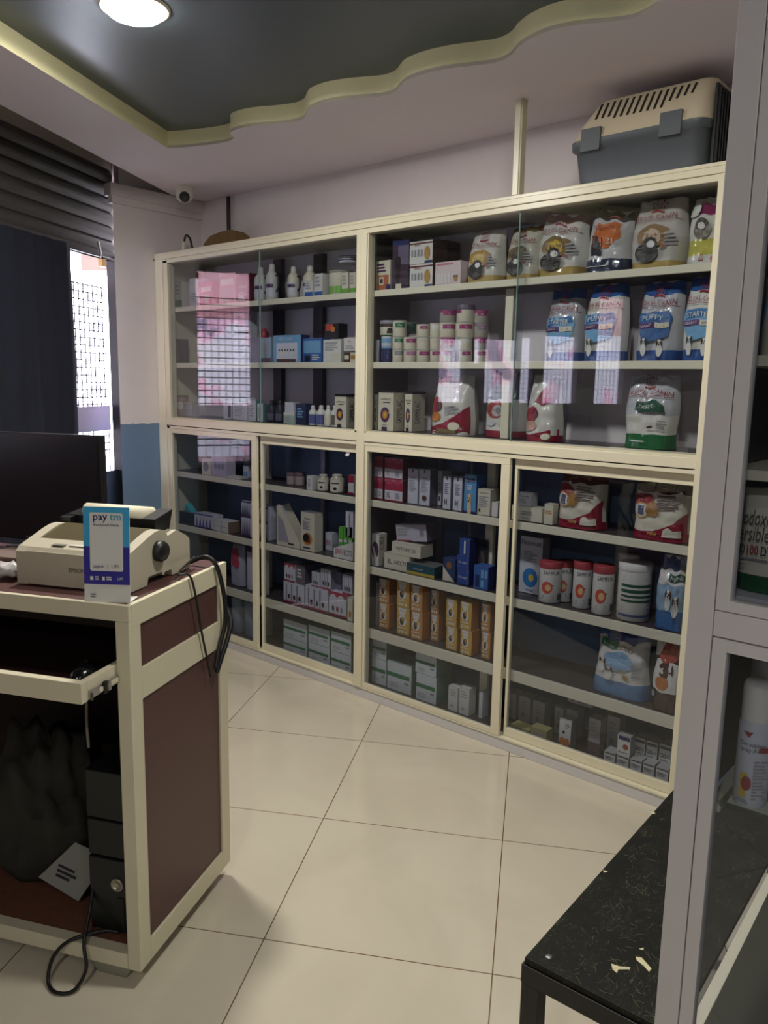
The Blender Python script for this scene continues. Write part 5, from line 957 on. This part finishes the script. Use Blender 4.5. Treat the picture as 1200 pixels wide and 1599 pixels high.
a = B(577, 590, 940, 975, 'pale blue box beside the centre post, lower of two, third shelf', L3, y=.11, m=M_(160, 170, 196), d=.06, art=[lines(.1, .8, .8, .2, 4)]); B(577, 590, 908, 939, 'pale blue box beside the centre post, upper of two, third shelf', on=a, m=M_(160, 170, 196), d=.06, art=[lines(.1, .8, .8, .2, 4)])
f6 = 'cabinet floor behind third door'
kw = dict(name='carton', cat='carton', m=M_(214, 222, 224), sm=M_(110, 156, 132), tm=M_(140, 165, 158), d=.12, group='white cartons with green stripe', art=gr)
a = B(574, 604, 1028, 1056, 'lower white carton with green stripe beside centre post, '+f6, L4, y=.09, **kw); B(574, 604, 998, 1027, 'upper white carton with green stripe beside centre post, '+f6, on=a, **kw)
B(605, 643, 1036, 1070, 'single white carton with green stripe between two stacks', L4, y=.085, **kw)
a = B(650, 682, 1054, 1088, 'lower white carton with green stripe, big shaded stack, '+f6, L4, y=.078, **kw); B(649, 682, 1021, 1053, 'upper white carton with green stripe, big shaded stack, '+f6, on=a, **kw)
for k, (x0, x1, yt, yb) in enumerate([(700, 715, 1072, 1113), (717, 733, 1074, 1118)]): B(x0, x1, yt, yb, 'plain white tall carton on the cabinet floor, %s' % ['nearer the green-striped stack', 'farther from the green-striped stack'][k], L4, y=.08, m=Wt, d=.05, group='plain white tall cartons', art=[lines(.15, .9, .85, .6, 3, M_(190, 186, 180)), ('e', .4, .2, .2, .06, M_(190, 186, 180))])
B(748, 754, 1081, 1119, 'narrow white box half behind the inner upright, cabinet floor', L4, y=.1, m=Wb, d=.05)
# --- lower cabinet, fourth door
B(799, 847, 791, 818, 'long cream box with oval mark behind the fourth lower door', L1, y=.085, m=Cr, d=.05, art=[('e', .15, .5, .07, .25, M_(170, 150, 120)), lines(.3, .7, .8, .4, 2), ('t', .45, .15, .12, 'Vetcare', Gy, .4)])
B(811, 830, 769, 790, 'small grey white box standing on the long cream box', on=REG[-1], m=M_(196, 196, 198), d=.05, art=[('t', .45, .65, .16, 'Ivermec', K, .7), lines(.1, .55, .8, .2, 3)])
B(850, 864, 787, 821, 'small cream box between the long box and the crimson bag', L1, y=.08, m=Cr, d=.04, art=[lines(.1, .7, .9, .5, 2, Or)])
def choc(x0, x1, yt, yb, label, y):
    return bag(x0, x1, yt, yb, label, L1, y=y, base=Cr, bands=[(0, .14, FR), (.76, 1, Fb(96, 48, 44))], side=Fb(206, 198, 170), d=.13, wav=1.6, tap=.92, art=[('p', [(.02, .12), (.45, .15), (.8, .3), (.98, .5), (.98, .1), (.02, .1)], FR), ('e', .22, .62, .2, .14, M_(170, 50, 46)), ('e', .2, .48, .17, .13, M_(214, 160, 70)), ('e', .2, .48, .14, .105, Wt), ('r', .14, .4, .27, .56, M_(90, 96, 130)), ('e', .42, .5, .12, .12, M_(176, 120, 50)), ('t', .45, .09, .05, 'MINI', M_(214, 190, 60), .3), ('p', [(.62, .08), (.64, .2), (.72, .24), (.8, .18), (.92, .2), (.92, .08)], Cr), lines(.48, .74, .92, .5, 6, M_(120, 100, 90)), ('t', .5, .85, .07, 'CHICOPEE', M_(200, 180, 140), .5)])
choc(863, 939, 733, 834, 'crimson and cream pet food bag with round photo, first shelf, behind fourth door', .078); choc(980, 1075, 747, 857, 'crimson and cream pet food bag beside the fourth door end stile', .07)
B(812, 847, 838, 919, 'large white box with blue and yellow disc behind the red-lidded tubs', L2, y=.16, m=Wb, sm=M_(190, 192, 200), d=.06, art=[('t', .5, .85, .09, 'Fleximust', Nv, .9), ('e', .5, .28, .34, .17, M_(40, 130, 210)), ('e', .55, .28, .13, .065, Ye), lines(.2, .75, .8, .55, 5), ('t', .5, .04, .05, 'virbac', Nv, .5)])
for k, (x0, x1, yt, yb, y) in enumerate([(836, 867, 878, 937, .08), (868, 888, 876, 932, .14), (890, 917, 878, 938, .10), (920, 951, 884, 946, .078)]):
    canister(x0, x1, yt, yb, 'white tub with red lid behind the fourth door, %s from the blue disc box' % NTH[k], L2, y=y, m=Wt, lid=M_(186, 60, 66), lidh=.16, name='tub', cat='tub', group='white tubs with red lids', art=[('t', .55, .70, .09, 'SAMFUR', K, .5), ('e', .42, .38, .17, .15, M_(220, 80, 60)), ('e', .46, .38, .09, .08, M_(236, 190, 120)), ('r', .55, .43, .62, .45, Red), ('r', .75, .08, .95, .22, M_(80, 90, 110)), lines(.3, .2, .7, .1, 2)])
gb = [('r', .2, .60, .88, .65, Gd), ('r', .2, .50, .88, .56, Gd), ('r', .2, .42, .88, .46, Gd), ('r', .2, .34, .88, .38, Gd), ('r', .15, .08, .88, .12, M_(60, 80, 130)), lines(.25, .8, .85, .68, 4), lines(.25, .3, .85, .16, 4)]
canister(958, 990, 866, 949, 'large white canister standing shaded behind the green-striped canister', L2, y=.16, m=Wt, lid=Wt, art=[('r', .1, .3, .9, .5, M_(60, 80, 130))], name='canister', cat='canister')
canister(956, 1005, 881, 977, 'large white canister with four green stripes behind the fourth door', L2, y=.075, m=Wt, lid=Wt, art=gb, name='canister', cat='canister')
pz = dict(base=Fw, d=.1, wav=2.2)
bag(1018, 1072, 871, 978, 'twisted blue and white puppy bag beside the end stile, second shelf', L2, y=.075, bands=[(0, .28, Fb(50, 110, 176)), (.28, .62, Fb(140, 176, 200)), (.82, 1, Fb(70, 96, 150))], tap=.8, art=[('r', .45, .68, .95, .78, Gd), ('t', .7, .70, .06, 'MINI', Wt, .35)]+dog(.5, .5, .11, Wt, Br)+dog(.75, .42, .11, Wt, Br), **pz)
bag(921, 1011, 985, 1092, 'clear silver and blue puppy bag with green label, third shelf', L3, y=.085, bands=[(0, .24, Fb(90, 140, 190)), (.86, 1, Fb(60, 100, 170))], tap=.88, side=Fb(180, 184, 190), art=[('e', .5, .88, .3, .1, M_(40, 80, 160)), ('r', .12, .72, .45, .83, Gn), ('t', .28, .745, .05, 'Junior', Wt, .28), ('r', .46, .72, .72, .83, Cr), ('t', .6, .735, .05, '1,5 KG', K, .2), ('e', .5, .55, .3, .14, M_(140, 180, 214)), ('e', .66, .33, .06, .03, Tn), lines(.78, .55, .95, .35, 5)]+dog(.2, .5, .08, Wt, Br)+dog(.36, .42, .08, Wt, Br), **pz)
bag(1015, 1066, 1005, 1099, 'dark brown pet food bag with orange food picture, third shelf', L3, y=.07, base=Fb(74, 40, 30), bands=[], tap=.95, d=.08, wav=1.2, side=Fb(60, 34, 26), art=[('p', [(.0, .35), (.15, .75), (.45, .78), (.98, .7), (.98, .3), (.4, .28)], Wt), ('e', .5, .62, .25, .13, M_(84, 40, 34)), ('e', .5, .86, .35, .14, M_(190, 70, 50)), ('e', .4, .42, .22, .1, M_(214, 120, 50)), ('p', [(.0, 1), (.0, .8), (.2, .8), (.35, 1)], Wt), ('e', .1, .24, .1, .05, M_(170, 170, 190))])
ww = lambda c=None: [('r', .05, .86, .95, .95, M_(80, 84, 110)), lines(.1, .75, .9, .5, 3), ('e', .25, .18, .14, .14, c or M_(150, 50, 46)), ('t', .5, .62, .14, 'Lixavit', M_(50, 60, 100), .85)]
kw = dict(m=Wt, sm=M_(170, 168, 166), tm=M_(190, 190, 186), d=.05, group='small white cartons in two rows', art=ww())
f8 = 'by the fourth door end'
lo = []
for k, (x0, x1, yt, yb) in enumerate([(943, 961, 1174, 1200), (963, 982, 1180, 1208), (984, 1002, 1186, 1215), (1004, 1022, 1192, 1222), (1024, 1044, 1199, 1230)]):
    lo.append(B(x0, x1, yt, yb, 'small white carton, front row on cabinet floor, %s from the open gap' % NTH[k], L4, y=.066, **kw))
kw['d'] = .045
for k, (x0, x1, yt, yb) in enumerate([(964, 985, 1148, 1182), (990, 1008, 1152, 1190), (1009, 1027, 1158, 1196), (1029, 1049, 1163, 1204)]):
    m2 = dict(kw); m2['art'] = ([('r', .08, .75, .95, .95, Nv), ('e', .65, .45, .22, .13, M_(176, 70, 50)), ('t', .5, .12, .1, 'Bi sense', K, .85)] if k == 0 else ww())
    if k == 0: B(x0, x1, yt, yb, 'white carton with navy top raised on the front row of small cartons', z=lo[0]['top'], y=.07, **m2)
    else: B(x0, x1, yt, yb, 'small white carton, second row behind the front row, %s from the raised one' % NTH[k-1], z=L4, y=.122, **m2)
B(873, 892, 1124, 1172, 'white carton with orange flame foot standing alone on the cabinet floor', L4, y=.10, m=Wt, sm=Gy, d=.05, art=[('r', 0, 0, 1, .16, M_(120, 60, 40)), ('e', .3, .2, .25, .16, Or), ('e', .7, .22, .22, .14, Or), ('e', .4, .55, .12, .06, K), lines(.5, .9, .95, .7, 3)])
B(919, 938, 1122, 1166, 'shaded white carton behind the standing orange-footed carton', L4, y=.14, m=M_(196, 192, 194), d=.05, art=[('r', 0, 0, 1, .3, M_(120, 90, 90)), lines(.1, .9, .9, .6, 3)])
B(796, 826, 1136, 1152, 'yellow green packet lying on the cabinet floor, nearest the stile', L4, y=.09, m=M_(180, 176, 96), d=.06, art=[lines(.1, .7, .9, .3, 2)]); B(828, 854, 1138, 1160, 'yellow green box lying beside the yellow green packet', L4, y=.085, m=M_(176, 170, 100), d=.05, art=[lines(.1, .7, .9, .3, 2)])
bk = [(790, 806, 1082, 1125), (810, 829, 1088, 1130), (832, 851, 1095, 1136), (866, 880, 1104, 1146), (884, 902, 1108, 1150), (948, 968, 1118, 1160)]
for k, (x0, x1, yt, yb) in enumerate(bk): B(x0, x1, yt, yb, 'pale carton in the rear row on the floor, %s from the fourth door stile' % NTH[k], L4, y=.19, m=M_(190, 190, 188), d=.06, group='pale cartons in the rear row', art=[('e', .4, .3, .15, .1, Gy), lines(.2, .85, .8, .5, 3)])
B(886, 925, 1092, 1113, 'white carton with red bar lying across the rear row', L4+.155, y=.185, m=Wb, d=.07, art=[('r', .2, .3, .25, .9, Red), lines(.4, .8, .9, .2, 3)])
#END
